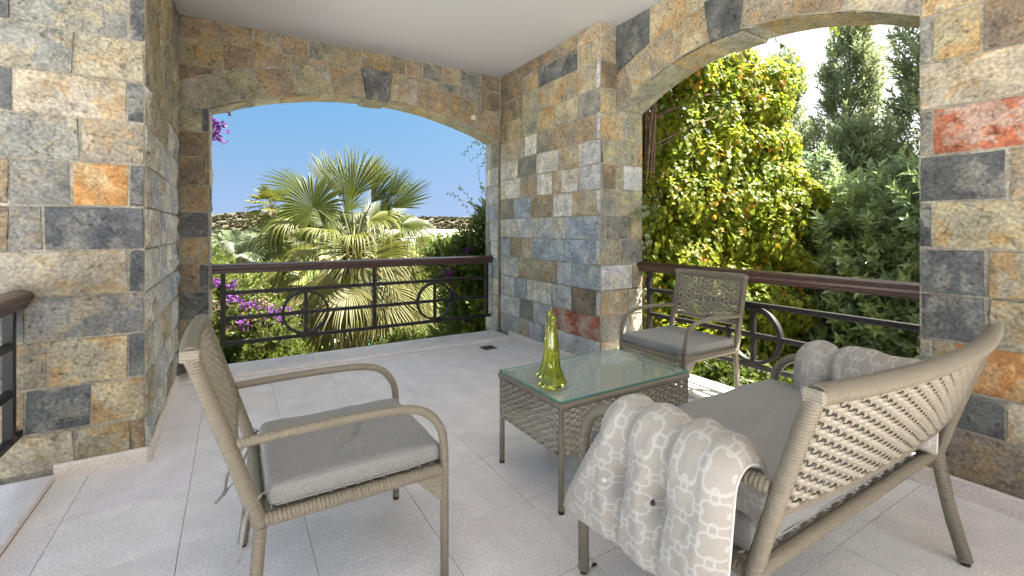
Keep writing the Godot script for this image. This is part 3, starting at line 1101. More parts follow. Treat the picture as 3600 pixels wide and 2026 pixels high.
# ------------------------------------------------------------------ woven furniture
# local axes: x across, z to the front; hw = half width, lean = how far the back tilts, bow = curve of the back
func cane_seat(t: Node3D, hw: float, zf: float, zs: float, lean: float, bow: float, top: float, weave_n: Vector2i, legs_back: float, thick := 0.0145) -> void:
	var ry := 0.385
	var r := thick
	for sx in [-1.0, 1.0]:
		var x: float = hw * sx
		var mb := MB.new()
		wound(mb, spline([Vector3(x, ry - 0.01, zs), Vector3(x, 0.62, zs - lean * 0.47), Vector3(x * 1.01, top, zs - lean)], 14), 0.0205, 0.0085)
		part("back_post", mb, M.cane, t)
		mb = MB.new()
		wound(mb, spline([Vector3(x, ry - 0.012, zs), Vector3(x, 0.18, zs - legs_back * 0.45), Vector3(x, 0.012, zs - legs_back)], 8), r + 0.003, 0.0118)
		var lg := part("leg", mb, M.cane, t)
		foot(lg, Vector3(x, 0, zs - legs_back))
		mb = MB.new()
		var za := zs - lean * 0.47 + 0.02
		wound(mb, spline([Vector3(x, 0.622, za), Vector3(x, 0.628, lerpf(za, zf, 0.4)), Vector3(x, 0.622, zf - 0.16), Vector3(x, 0.592, zf - 0.065), Vector3(x, 0.52, zf - 0.012), Vector3(x, 0.42, zf)], 8), r, 0.0118)
		part("armrest", mb, M.cane, t)
		mb = MB.new()
		wound(mb, [Vector3(x, 0.42, zf), Vector3(x, 0.2, zf), Vector3(x, 0.012, zf)], r, 0.0118)
		lg = part("leg", mb, M.cane, t)
		foot(lg, Vector3(x, 0, zf))
		mb = MB.new()
		wound(mb, [Vector3(x * 0.985, ry, zs + 0.01), Vector3(x * 0.985, ry, 0), Vector3(x * 0.985, ry, zf - 0.012)], 0.0205, 0.0118)
		part("seat_rail", mb, M.cane, t)
		# woven gusset between front leg and side rail
		mb = MB.new()
		for k in 9:
			var y := ry - 0.02 - k * 0.0095
			var len := 0.085 * (1.0 - k / 9.0)
			mb.box(Vector3(x - 0.008, y - 0.004, zf - 0.015 - len), Vector3(x + 0.008, y + 0.004, zf - 0.012), 0.0025)
		part("corner_brace", mb, M.strand, t)
	for z in [zs, zf]:
		var mb := MB.new()
		wound(mb, [Vector3(-hw + 0.015, ry, z), Vector3(0, ry, z), Vector3(hw - 0.015, ry, z)], 0.0185, 0.0118)
		part("seat_rail", mb, M.cane, t)
	# top rail, bowed backwards in the middle
	var tr := []
	for k in 21:
		var u := k / 20.0
		tr.append(Vector3(lerpf(-hw, hw, u) * 1.01, top - 0.004, zs - lean - bow * 4.0 * u * (1.0 - u)))
	var mb := MB.new()
	wound(mb, tr, 0.024, 0.0058, 10, 0.001)
	part("top_rail", mb, M.cane, t)
	for sx in [-1.0, 1.0]:      # plaited corner knots
		mb = MB.new()
		for k in 5:
			var an := k * 0.7 - 1.4
			mb.obox(Transform3D(Basis(Vector3(0, 0, 1), an * 0.5), Vector3(hw * 1.01 * sx, top - 0.004 + 0.004 * cos(an), zs - lean)), Vector3(0.0215, 0.0035, 0.0225), 0.003)
		part("corner_knot", mb, M.strand, t)
	# woven back
	var y0 := 0.565
	var at := func(u: float, v: float) -> Vector3:
		var y := lerpf(y0, top - 0.014, v)
		var zz := zs - lean * (y - ry) / (top - ry)
		return Vector3(lerpf(-hw + 0.014, hw - 0.014, u), y, zz - bow * 4.0 * u * (1.0 - u) * (0.55 + 0.45 * v))
	mb = MB.new()
	weave(mb, at, weave_n.x, weave_n.y, 0.31 / weave_n.y * (0.82 if bow < 0.03 else 0.93), 0.0052, (0.005 if bow < 0.03 else 0.0075))
	part("woven_back", mb, M.strand, t)
	mb = MB.new()
	var lower := []
	for k in 13: lower.append((at as Callable).call(k / 12.0, -0.02))
	wound(mb, lower, 0.011, 0.008, 7)
	part("back_rail", mb, M.cane, t)
	# woven seat and front apron
	var seat := func(u: float, v: float) -> Vector3:
		return Vector3(lerpf(-hw + 0.02, hw - 0.02, u), ry + 0.004, lerpf(zf - 0.01, zs + 0.01, v))
	mb = MB.new()
	weave(mb, seat, int(weave_n.x * 0.8), 26, 0.019, 0.004, 0.006, 2)
	part("woven_seat", mb, M.strand, t)
	var apron := func(u: float, v: float) -> Vector3:
		return Vector3(lerpf(-hw + 0.018, hw - 0.018, u), lerpf(0.292, ry - 0.004, v), zf + 0.004)
	mb = MB.new()
	weave(mb, apron, int(weave_n.x * 0.9), 6, 0.0135, 0.005, 0.005)
	part("apron", mb, M.strand, t)

func foot(parent: Node, at: Vector3) -> void:
	var mb := MB.new()
	tube(mb, [at + Vector3(0, 0.0, 0), at + Vector3(0, 0.016, 0)], 0.0135, 0.0145, 10)
	part("foot", mb, M.dead, parent)

# a soft slab with rounded edges; fold lines are [x0, z0, x1, z1, width, height]
func cushion_mesh(size: Vector3, puff: float, folds: Array, us := 1.0, seed_ := 1) -> MB:
	var mb := MB.new()
	var nzs := FastNoiseLite.new()
	nzs.seed = seed_
	nzs.frequency = 5.0
	nzs.fractal_octaves = 2
	var h := size * 0.5
	var rad := h.y * 0.72
	for ax in 3:
		var a1 := (ax + 1) % 3
		var a2 := (ax + 2) % 3
		var n1 := clampi(int(size[a1] / 0.016), 5, 80)
		var n2 := clampi(int(size[a2] / 0.016), 5, 80)
		for sg in [-1.0, 1.0]:
			var rows := []
			var uvs := []
			for j in n2 + 1:
				var row := []
				var ur := []
				for i in n1 + 1:
					var q := Vector3.ZERO
					q[ax] = h[ax] * sg
					q[a1] = lerpf(-h[a1], h[a1], float(i if sg > 0 else n1 - i) / n1)
					q[a2] = lerpf(-h[a2], h[a2], float(j) / n2)
					var inner := q.clamp(-h + Vector3(rad, rad, rad), h - Vector3(rad, rad, rad))
					var dv := q - inner
					var p := inner + (dv.normalized() * rad if dv.length() > 1e-5 else Vector3.ZERO)
					var ex := 1.0 - pow(absf(p.x / h.x), 4.0)
					var ez := 1.0 - pow(absf(p.z / h.z), 4.0)
					var k := clampf(ex * ez, 0.0, 1.0)
					if p.y > 0.0:
						p.y += puff * k * (p.y / h.y)
						var w := nzs.get_noise_2d(p.x, p.z) * 0.004
						for f in folds:
							var s := Vector2(f[0], f[1])
							var e := Vector2(f[2], f[3])
							var g := clampf((Vector2(p.x, p.z) - s).dot(e - s) / (e - s).length_squared(), 0.0, 1.0)
							var ln := s.lerp(e, g)
							var perp := (e - s).orthogonal().normalized()
							var o := (Vector2(p.x, p.z) - ln - perp * sin(g * 5.0) * 0.012).dot(perp)
							var along := (Vector2(p.x, p.z) - ln).length()
							w += f[5] * 1.9 * (exp(-(o * o) / (f[4] * f[4])) - 0.6 * exp(-pow(o - f[4] * 1.7, 2.0) / (f[4] * f[4]))) * sin(PI * clampf(g * 0.96 + 0.02, 0, 1)) * exp(-maxf(0.0, along - 0.05) * 30.0)
						p.y += w * (p.y / h.y)
					# slightly pinched corners, bulging seams
					p.x += nzs.get_noise_2d(p.z * 1.3, p.y + 7.0) * 0.004
					p.z += nzs.get_noise_2d(p.x * 1.3, p.y + 17.0) * 0.004
					row.append(p)
					ur.append(Vector2(q[a1] + q[ax] * 0.7, q[a2] + q[ax] * 0.7) * us)
				rows.append(row)
				uvs.append(ur)
			mb.grid(rows, uvs)
	return mb

func seam(size: Vector3, y: float) -> MB:
	var mb := MB.new()
	var pts := []
	var hx := size.x * 0.5 - 0.004
	var hz := size.z * 0.5 - 0.004
	var r := size.y * 0.3
	for c in [[1, 1, 0.0], [-1, 1, PI * 0.5], [-1, -1, PI], [1, -1, PI * 1.5]]:
		for k in 5:
			var an: float = c[2] + k / 4.0 * PI * 0.5
			pts.append(Vector3(c[0] * (hx - r) + cos(an) * r, y, c[1] * (hz - r) + sin(an) * r))
	pts.append(pts[0])
	tube(mb, pts, 0.0032, -1, 5, false)
	return mb

func ribbon(mb: MB, ctrl: Array, w: float, side: Vector3) -> void:
	var pts := spline(ctrl, 7)
	var rows := []
	for e in [[-1.0, 0.0], [0.0, 0.35], [1.0, 0.0], [0.0, -0.35]]:
		var row := []
		for k in pts.size():
			var tan: Vector3 = (pts[mini(k + 1, pts.size() - 1)] - pts[maxi(k - 1, 0)]).normalized()
			var sd := side.rotated(tan, sin(k * 0.35) * 0.7)
			sd = (sd - tan * sd.dot(tan)).normalized()
			row.append(pts[k] + sd * w * e[0] + sd.cross(tan) * w * e[1])
		rows.append(row)
	for e in 4: mb.grid([rows[e], rows[(e + 1) % 4]])

# a throw cushion folded over an arm that runs along local z at x = 0, height ay; +x is the outer side
func draped(label: String, at: Vector3, turn: float, len_out: float, len_in: float, z_front: float, z_back: float, buttons: Array, seed_: int, splay: float) -> void:
	var t := thing("throw_cushion", label, "cushion", at, "patterned throw cushions hung over the loveseat arms", turn)
	var nzs := FastNoiseLite.new()
	nzs.seed = seed_
	nzs.frequency = 3.0
	var nu := 74
	var nv := 64
	var r := 0.05
	var arcl := PI * r
	var total := len_out + arcl + len_in
	var face := [[], []]
	var uvs := []
	for i in nu + 1:
		var u := float(i) / nu
		var s := u * total
		var mid := Vector3.ZERO
		var nn := Vector3.ZERO
		var hang := 0.0
		if s < len_out:
			var k := (len_out - s) / len_out
			mid = Vector3(r + splay * k * 0.35, -(len_out - s), 0)
			nn = Vector3(1, 0.08, 0)
			hang = k
		elif s < len_out + arcl:
			var an := (s - len_out) / r
			mid = Vector3(cos(an) * r, sin(an) * r, 0)
			nn = Vector3(cos(an), sin(an), 0)
		else:
			var k := s - len_out - arcl
			mid = Vector3(-r - 0.02 * k / maxf(len_in, 0.01), -k, 0)
			nn = Vector3(-1, 0.05, 0)
		nn = nn.normalized()
		var rows0 := []
		var rows1 := []
		var ur := []
		for j in nv + 1:
			var v := float(j) / nv
			var zf := z_front + splay * hang + 0.012 * sin(s * 14.0)
			var z := lerpf(maxf(z_back, zf), minf(z_back, zf), v)
			var eu := minf(u, 1.0 - u) * total
			var ev := minf(v, 1.0 - v) * absf(zf - z_back)
			var edge := minf(1.0, sqrt(minf(eu, ev) / 0.055))
			var th := 0.006 + 0.048 * edge
			var p := mid + Vector3(0, 0, z)
			# tufts: the cloth is drawn in at the buttons and gathers into folds above and below
			for b in buttons:
				var dz: float = z - b.y
				var ds: float = s - b.x
				th -= 0.036 * exp(-(dz * dz) / 0.0011 - ds * ds / 0.0016)
				th -= 0.024 * exp(-(dz * dz) / 0.0005) * exp(-absf(ds) * 4.0)
				for w in [-0.035, 0.032, 0.055]:
					var dw: float = dz - w * (1.0 + ds * 2.2)
					th += 0.008 * exp(-(dw * dw) / 0.00012) * exp(-absf(ds) * 5.5) * edge * (1.0 if ds < 0.0 else 0.4)
			th += nzs.get_noise_2d(s * 1.6, z * 2.4) * 0.012 * edge
			th = maxf(th, 0.004)
			for b in buttons:
				var dz: float = z - b.y
				p -= nn * (0.02 * exp(-(dz * dz) / 0.0010) * exp(-absf(s - b.x) * 3.0) * edge)
			p += Vector3(nzs.get_noise_2d(s * 1.1 + 9.0, z) * 0.012 * hang, 0, 0)
			rows0.append(p + nn * (th + 0.012))
			rows1.append(p + nn * (0.012 - minf(th, 0.012)))
			ur.append(Vector2(z, s) * 7.0)
		face[0].append(rows0)
		face[1].append(rows1)
		uvs.append(ur)
	var mb := MB.new()
	mb.grid(face[0], uvs)
	var rev := []
	var ruv := []
	for k in face[1].size():
		rev.append(face[1][face[1].size() - 1 - k])
		ruv.append(uvs[uvs.size() - 1 - k])
	mb.grid(rev, ruv)
	var f0: Array = face[0]
	var f1: Array = face[1]
	# close the four edges
	var e0 := []
	var e1 := []
	for k in nu + 1:
		e0.append(f0[k][nv])
		e1.append(f1[k][nv])
	mb.grid([e0, e1])
	e0 = []
	e1 = []
	for k in nu + 1:
		e0.append(f1[k][0])
		e1.append(f0[k][0])
	mb.grid([e0, e1])
	mb.grid([f1[0], f0[0]])
	mb.grid([f0[nu], f1[nu]])
	part("cover", mb, M.print, t)
	# piping round the rim
	var loop := []
	for k in range(0, nu + 1, 2): loop.append((f0[k][nv] + f1[k][nv]) * 0.5)
	for k in range(nv, -1, -2): loop.append((f0[nu][k] + f1[nu][k]) * 0.5)
	for k in range(nu, -1, -2): loop.append((f0[k][0] + f1[k][0]) * 0.5)
	for k in range(0, nv + 1, 2): loop.append((f0[0][k] + f1[0][k]) * 0.5)
	var pb := MB.new()
	tube(pb, loop, 0.0036, -1, 5, false)
	part("piping", pb, M.piping, t)
	var kk := 0
	for b in buttons:
		if b.x > len_out + 0.02: continue
		var i := clampi(int(b.x / total * nu), 1, nu - 1)
		var j := clampi(int((maxf(z_back, z_front) - b.y) / absf(z_front - z_back) * nv), 1, nv - 1)
		var p: Vector3 = f0[i][j]
		var bm := MB.new()
		tube(bm, [p - Vector3(0.002, 0, 0), p + Vector3(0.004, 0.0, 0), p + Vector3(0.006, 0.0005, 0)], 0.0085, 0.005, 12)
		part("button", bm, M.button_dark if kk > 0 else M.button_light, t)
		kk += 1

func build_furniture() -> void:
	# armchair on the left, facing right
	var ch := thing("armchair", "woven cane armchair in the foreground standing alone on the open floor", "armchair", P(0.35, 0, 1.77), "woven cane armchairs", PI * 0.5)
	cane_seat(ch, 0.28, 0.28, -0.285, 0.165, 0.012, 0.888, Vector2i(15, 17), 0.035)
	var cu := thing("seat_cushion", "grey linen cushion with creases and long ties on the foreground armchair", "cushion", P(0.355, 0.438, 1.77), "grey linen seat cushions", PI * 0.5)
	var cs := Vector3(0.53, 0.066, 0.545)
	part("cover", cushion_mesh(cs, 0.006, [[-0.16, 0.02, 0.12, 0.10, 0.016, 0.008], [-0.05, -0.03, 0.16, 0.03, 0.014, 0.007], [-0.2, -0.06, -0.02, 0.06, 0.02, 0.005], [0.0, 0.16, 0.14, 0.10, 0.016, 0.004], [-0.12, 0.17, -0.2, 0.1, 0.012, 0.004]], 1.0, 3), M.linen, cu)
	part("seam", seam(cs, -0.026), M.linen, cu)
	var tie := MB.new()     # ties knotted round the near back leg
	ribbon(tie, [Vector3(0.235, -0.01, -0.25), Vector3(0.285, 0.0, -0.285), Vector3(0.308, -0.03, -0.30), Vector3(0.312, -0.09, -0.335), Vector3(0.318, -0.17, -0.375), Vector3(0.322, -0.23, -0.385), Vector3(0.335, -0.275, -0.415)], 0.006, Vector3(0, 0, 1))
	part("tie", tie, M.linen, cu)
	tie = MB.new()
	ribbon(tie, [Vector3(0.235, -0.015, -0.255), Vector3(0.29, -0.01, -0.275), Vector3(0.309, -0.05, -0.29), Vector3(0.312, -0.12, -0.32), Vector3(0.315, -0.19, -0.345), Vector3(0.325, -0.225, -0.375), Vector3(0.33, -0.25, -0.39)], 0.006, Vector3(0, 0.3, 1))
	part("tie", tie, M.linen, cu)
	tie = MB.new()
	ribbon(tie, [Vector3(-0.235, 0.0, -0.25), Vector3(-0.275, 0.025, -0.285), Vector3(-0.30, 0.0, -0.32), Vector3(-0.30, -0.06, -0.335), Vector3(-0.295, -0.14, -0.345)], 0.006, Vector3(0, 0, 1))
	part("tie", tie, M.linen, cu)

	# armchair by the side railing, facing left
	ch = thing("armchair", "woven cane armchair standing against the side railing before the vine", "armchair", P(2.71, 0, 2.19), "woven cane armchairs", -PI * 0.5)
	cane_seat(ch, 0.28, 0.265, -0.27, 0.11, 0.012, 0.888, Vector2i(15, 17), 0.03)
	cu = thing("seat_cushion", "pale grey linen cushion on the armchair by the side railing", "cushion", P(2.70, 0.436, 2.19), "grey linen seat cushions", -PI * 0.5)
	cs = Vector3(0.53, 0.062, 0.53)
	part("cover", cushion_mesh(cs, 0.005, [[-0.12, 0.0, 0.1, 0.06, 0.03, 0.003]], 1.0, 8), M.linen, cu)
	part("seam", seam(cs, -0.024), M.linen, cu)

	# loveseat with its back to the camera
	var lv := thing("loveseat", "two-seat woven cane sofa turned away from the camera", "sofa", P(1.67, 0, 0.98), "", PI)
	cane_seat(lv, 0.605, 0.28, -0.335, 0.15, 0.062, 0.872, Vector2i(33, 18), 0.08, 0.0195)
	cu = thing("seat_cushion", "long grey linen cushion with soft creases on the loveseat", "cushion", P(1.665, 0.452, 0.962), "grey linen seat cushions", PI)
	cs = Vector3(1.15, 0.098, 0.615)
	part("cover", cushion_mesh(cs, 0.008, [[-0.1, 0.05, 0.2, -0.08, 0.025, 0.007], [-0.2, -0.02, 0.02, -0.14, 0.02, 0.006], [-0.35, 0.0, -0.12, -0.16, 0.03, 0.006], [0.1, 0.12, 0.35, 0.0, 0.03, 0.004], [-0.3, -0.1, -0.2, -0.2, 0.02, 0.005]], 1.0, 14), M.linen, cu)
	part("seam", seam(cs, -0.03), M.linen, cu)
	# cushions folded over its arms (local z runs towards +b here)
	draped("patterned beige cushion with two buttons folded over the near arm of the loveseat", P(1.05, 0.60, 0.98), PI, 0.29, 0.17, 0.10, -0.345, [Vector2(0.18, -0.02), Vector2(0.185, -0.16)], 5, 0.12)
	draped("patterned beige cushion slumped over the far arm of the loveseat by the hedge", P(2.265, 0.60, 0.98), 0.0, 0.16, 0.20, -0.13, 0.36, [Vector2(0.38, 0.0)], 9, -0.03)

	# low table
	var tb := thing("coffee_table", "low woven cane table with a glass top in the middle of the terrace", "table", P(1.61, 0, 1.825))
	var hx := 0.425
	var hz := 0.272
	for sx in [-1.0, 1.0]:
		for sz in [-1.0, 1.0]:
			var mb := MB.new()
			wound(mb, [Vector3(sx * (hx - 0.018), 0.012, sz * (hz - 0.018)), Vector3(sx * (hx - 0.018), 0.2, sz * (hz - 0.018)), Vector3(sx * (hx - 0.018), 0.455, sz * (hz - 0.018))], 0.0135, 0.0118)
			var lg := part("leg", mb, M.cane, tb)
			foot(lg, Vector3(sx * (hx - 0.018), 0, sz * (hz - 0.018)))
	for e in 4:
		var long := hx if e < 2 else hz
		var turn := Basis(Vector3.UP, [0.0, PI, PI * 0.5, -PI * 0.5][e])
		var out := hz if e < 2 else hx
		var at := func(u: float, v: float) -> Vector3:
			return turn * Vector3(lerpf(-long + 0.03, long - 0.03, u), lerpf(0.252, 0.445, v), out - 0.006)
		var mb := MB.new()
		weave(mb, at, 27 if e < 2 else 18, 14, 0.0128, 0.0046, 0.0046)
		part("woven_panel", mb, M.strand, tb)
		mb = MB.new()
		wound(mb, [turn * Vector3(-long + 0.004, 0.458, out - 0.017), turn * Vector3(0, 0.458, out - 0.017), turn * Vector3(long - 0.004, 0.458, out - 0.017)], 0.0175, 0.0118)
		part("top_rail", mb, M.cane, tb)
		mb = MB.new()
		wound(mb, [turn * Vector3(-long + 0.03, 0.25, out - 0.012), turn * Vector3(0, 0.25, out - 0.012), turn * Vector3(long - 0.03, 0.25, out - 0.012)], 0.0075, 0.0085, 7)
		part("lower_rail", mb, M.cane, tb)
	var top := func(u: float, v: float) -> Vector3:
		return Vector3(lerpf(-hx + 0.02, hx - 0.02, u), 0.462, lerpf(hz - 0.02, -hz + 0.02, v))
	var mb := MB.new()
	weave(mb, top, 26, 36, 0.013, 0.004, 0.0045, 2)
	part("woven_top", mb, M.strand, tb)
	mb = MB.new()
	mb.box(Vector3(-hx + 0.012, 0.4775, -hz + 0.012), Vector3(hx - 0.012, 0.4835, hz - 0.012))
	part("glass_top", mb, M.pane, tb)
	mb = MB.new()
	for e in [[Vector3(-hx + 0.009, 0.477, hz - 0.0115), Vector3(hx - 0.009, 0.484, hz - 0.0085)], [Vector3(-hx + 0.009, 0.477, -hz + 0.0085), Vector3(hx - 0.009, 0.484, -hz + 0.0115)],
		[Vector3(-hx + 0.0085, 0.477, -hz + 0.012), Vector3(-hx + 0.0115, 0.484, hz - 0.012)], [Vector3(hx - 0.0115, 0.477, -hz + 0.012), Vector3(hx - 0.0085, 0.484, hz - 0.012)]]:
		mb.box(e[0], e[1])
	part("glass_edge", mb, M.pane_edge, tb)

	bottle(P(1.28, 0.4845, 1.735), "front lime green glass bottle with a flared square foot on the table", 0.35, 1.0)
	bottle(P(1.352, 0.4845, 1.86), "rear lime green glass bottle half hidden behind its twin", 0.3, 0.985)

	# floor drain
	var dr := thing("floor_drain", "small square metal drain grate set in the floor near the back sill", "drain", P(2.245, 0, 4.165))
	mb = MB.new()
	mb.box(Vector3(-0.07, 0.0008, -0.07), Vector3(0.07, 0.0022, 0.07))
	part("pan", mb, M.dead, dr)
	mb = MB.new()
	for e in 2:
		for s in [-0.066, 0.066]:
			if e == 0: mb.box(Vector3(-0.073, 0.0022, s - 0.008), Vector3(0.073, 0.0046, s + 0.008), 0.001)
			else: mb.box(Vector3(s - 0.008, 0.0022, -0.057), Vector3(s + 0.008, 0.0046, 0.057), 0.001)
	part("frame", mb, M.steel, dr)
	for k in 7:
		mb = MB.new()
		mb.obox(Transform3D(Basis(Vector3.UP, PI * 0.25), Vector3((k - 3) * 0.0185, 0.0034, (k - 3) * -0.0185)), Vector3(0.004, 0.0011, 0.052 - absf(k - 3) * 0.013), 0.0008)
		part("slat", mb, M.steel, dr)
	# a dry leaf on the tiles
	var dl := MB.new()
	dl.tri(Vector3(-0.016, 0.002, 0), Vector3(0.0, 0.008, 0.009), Vector3(0.018, 0.004, 0.002))
	dl.tri(Vector3(-0.016, 0.002, 0), Vector3(0.018, 0.004, 0.002), Vector3(0.002, 0.011, -0.008))
	var dd := part("dry_leaf", dl, M.dead, self)
	dd.position = aty_floor(2144, 2004)
	tag(dd, "tiny curled brown leaf lying on the floor below the folded cushion", "leaf")
	# loose wire at the foot of the corner wall
	mb = MB.new()
	tube(mb, spline([P(2.655, 0.085, 3.74), P(2.625, 0.094, 3.72), P(2.632, 0.07, 3.70), P(2.634, 0.0, 3.70)], 6), 0.0018, -1, 5)
	tube(mb, spline([P(2.655, 0.088, 3.66), P(2.63, 0.096, 3.69), P(2.628, 0.085, 3.72)], 6), 0.0018, -1, 5)
	var wr := part("wire", mb, M.iron, self)
	tag(wr, "thin grey wire poking out above the skirting of the corner wall", "wire")

func aty_floor(_u: float, _v: float) -> Vector3:
	return P(1.115, 0.0, 1.262)

func bottle(at: Vector3, label: String, turn: float, k: float) -> void:
	var t := thing("bottle", label, "bottle", at, "lime green glass bottles", turn)
	# height, half width, roundness of the section (0 square .. 1 round)
	var prof := [[0.0, 0.048, 0.25], [0.004, 0.0525, 0.2], [0.011, 0.053, 0.18], [0.02, 0.0505, 0.15], [0.033, 0.0435, 0.12], [0.05, 0.0362, 0.1], [0.064, 0.0312, 0.1], [0.068, 0.0322, 0.1], [0.075, 0.0318, 0.1], [0.079, 0.0285, 0.1],
		[0.095, 0.0258, 0.1], [0.12, 0.0235, 0.1], [0.152, 0.0212, 0.1], [0.156, 0.0226, 0.1], [0.164, 0.0226, 0.1], [0.168, 0.0204, 0.1], [0.195, 0.0190, 0.12], [0.23, 0.0176, 0.15], [0.252, 0.0168, 0.2], [0.258, 0.0174, 0.3], [0.264, 0.0168, 0.5],
		[0.27, 0.0165, 0.9], [0.286, 0.0160, 1.0], [0.2865, 0.0140, 1.0], [0.292, 0.0140, 1.0], [0.293, 0.0160, 1.0], [0.306, 0.0160, 1.0], [0.307, 0.0134, 1.0], [0.314, 0.0132, 1.0], [0.315, 0.0154, 1.0], [0.330, 0.0152, 1.0], [0.334, 0.0125, 1.0]]
	var ring := func(e: Array, inset: float) -> Array:
		var row := []
		for q in 48:
			var an := TAU * (q + 0.5) / 48
			var c := Vector2(cos(an), sin(an))
			var sq: Vector2 = c / maxf(absf(c.x), absf(c.y))
			var p: Vector2 = sq.lerp(c, maxf(e[2], 0.12)) * (e[1] - inset)
			# raised ribs at the corners and down the middle of each side
			if e[2] < 0.35:
				var m := absf(fposmod(an, PI * 0.5) - PI * 0.25)
				if m < 0.12: p *= 1.035
				elif m > 0.70: p *= 1.02
			row.append(Vector3(p.x, e[0], p.y) * k)
		return row
	var outer := []
	for e in prof: outer.append((ring as Callable).call(e, 0.0))
	# thick glass: walls of about 4 mm, a heavy base
	var inner := []
	for j in range(prof.size() - 1, -1, -1):
		var e: Array = prof[j]
		if e[0] < 0.012: continue
		inner.append((ring as Callable).call([e[0], e[1], e[2]], 0.0042))
	var rows := outer + inner
	var mb := MB.new()
	mb.grid(flip_rows(rows), [], true)
	for side in 2:
		var row: Array = rows[0] if side == 0 else rows[-1]
		var cen := Vector3.ZERO
		for p in row: cen += p / row.size()
		for q in row.size():
			if side == 0: mb.tri(cen, row[q], row[(q + 1) % row.size()])
			else: mb.tri(cen, row[(q + 1) % row.size()], row[q])
	part("glass", mb, M.bottle, t)
	# beaded ridges down the four corners
	for c in 4:
		var bd := MB.new()
		for j in 22:
			var y := 0.03 + j * 0.0102
			var w := 0.05
			for m in prof.size() - 1:
				if prof[m][0] <= y and prof[m + 1][0] > y: w = lerpf(prof[m][1], prof[m + 1][1], (y - prof[m][0]) / (prof[m + 1][0] - prof[m][0]))
			var an := PI * 0.25 + c * PI * 0.5
			var p := Vector3(cos(an) * w * 1.36, y, sin(an) * w * 1.36) * k
			bd.obox(Transform3D(Basis(Vector3.UP, -an), p), Vector3(0.0022, 0.0032, 0.0022), 0.0012)
		part("bead_ridge", bd, M.bottle, t)

func flip_rows(rows: Array) -> Array:
	var out := []
	for r in rows:
		var w: Array = r.duplicate()
		w.reverse()
		out.append(w)
	return out

# ------------------------------------------------------------------ foliage
# one leaf, base at the origin, pointing to +y, face to +z, folded along its midrib and curling back
func leaf(mb: MB, t: Transform3D, l: float, w: float, shape := 0.45, curl := 0.18, fold := 0.25) -> void:
	var b := t * Vector3.ZERO
	var m := t * Vector3(0, l * shape, 0)
	var e := t * Vector3(0, l, -l * curl)
	var p := t * Vector3(-w * 0.5, l * shape * 0.95, w * fold)
	var q := t * Vector3(w * 0.5, l * shape * 0.95, w * fold)
	mb.tri(b, q, m)
	mb.tri(b, m, p)
	mb.tri(m, q, e)
	mb.tri(m, e, p)

func aim(dir: Vector3, roll := 0.0) -> Basis:      # y axis along dir
	var y := dir.normalized()
	var x := y.cross(Vector3(0.13, 0.2, 0.97))
	if x.length() < 0.1: x = y.cross(Vector3.RIGHT)
	x = x.normalized()
	return Basis(x, y, x.cross(y)).rotated(y, roll)

# a twig with leaves set along it; grows to +y
func twig_mesh(n: int, length: float, l: float, w: float, spread: float, seed_: int, shape := 0.45, curl := 0.18, whorl := 2.4) -> ArrayMesh:
	var g := RandomNumberGenerator.new()
	g.seed = seed_
	var mb := MB.new()
	for k in n:
		var u := (k + 0.6) / n
		var an := k * whorl + g.randf_range(-0.3, 0.3)
		var tilt := spread * lerpf(1.15, 0.5, u)
		var d := Vector3(sin(tilt) * cos(an), cos(tilt), sin(tilt) * sin(an))
		var y := d
		var x := y.cross(Vector3.UP).normalized()
		var z := x.cross(y)
		var sc := g.randf_range(0.75, 1.15)
		mb.tint = Color(1, 1, 1) * g.randf_range(0.8, 1.15)
		leaf(mb, Transform3D(Basis(x, y, z).rotated(y, g.randf_range(-0.5, 0.5)), Vector3(0, u * length, 0)), l * sc, w * sc, shape, curl)
	mb.tint = Color(0.75, 0.6, 0.45)
	tube(mb, [Vector3(0, -length * 0.3, 0), Vector3(0, length * 0.4, 0), Vector3(0, length, 0)], 0.0022, 0.001, 3, false)
	return mb.mesh()

# a spray of heart-shaped leaves as vines carry them: leaves hang with their faces outwards (+z)
func vine_mesh(n: int, size: float, seed_: int) -> ArrayMesh:
	var g := RandomNumberGenerator.new()
	g.seed = seed_
	var mb := MB.new()
	for k in n:
		var at := Vector3(g.randf_range(-1, 1), g.randf_range(-1, 1), g.randf_range(-0.5, 0.5)) * size * 1.5
		var d := Vector3(g.randf_range(-0.7, 0.7), -1.0, g.randf_range(-0.1, 0.7)).normalized()
		var sc := size * g.randf_range(0.7, 1.25)
		mb.tint = Color(1, 1, 1) * g.randf_range(0.75, 1.2)
		var x := d.cross(Vector3(g.randf_range(-0.4, 0.4), 0.2, 1)).normalized()
		var bs := Basis(x, d, x.cross(d))
		var t := Transform3D(bs, at)
		# heart: two lobes behind the stalk, drawn to a tip
		var c := t * Vector3(0, sc * 0.05, 0)
		var tip := t * Vector3(0, sc * 1.05, -sc * 0.12)
		var mid := t * Vector3(0, sc * 0.5, 0.0)
		var l1 := t * Vector3(-sc * 0.42, -sc * 0.06, sc * 0.12)
		var l2 := t * Vector3(-sc * 0.46, sc * 0.4, sc * 0.14)
		var r1 := t * Vector3(sc * 0.42, -sc * 0.06, sc * 0.12)
		var r2 := t * Vector3(sc * 0.46, sc * 0.4, sc * 0.14)
		mb.tri(c, l2, l1)
		mb.tri(c, mid, l2)
		mb.tri(mid, tip, l2)
		mb.tri(c, r1, r2)
		mb.tri(c, r2, mid)
		mb.tri(mid, r2, tip)
	return mb.mesh()

func tint_of(lo: Color, hi: Color) -> Color:
	return lo.lerp(hi, rng.randf())

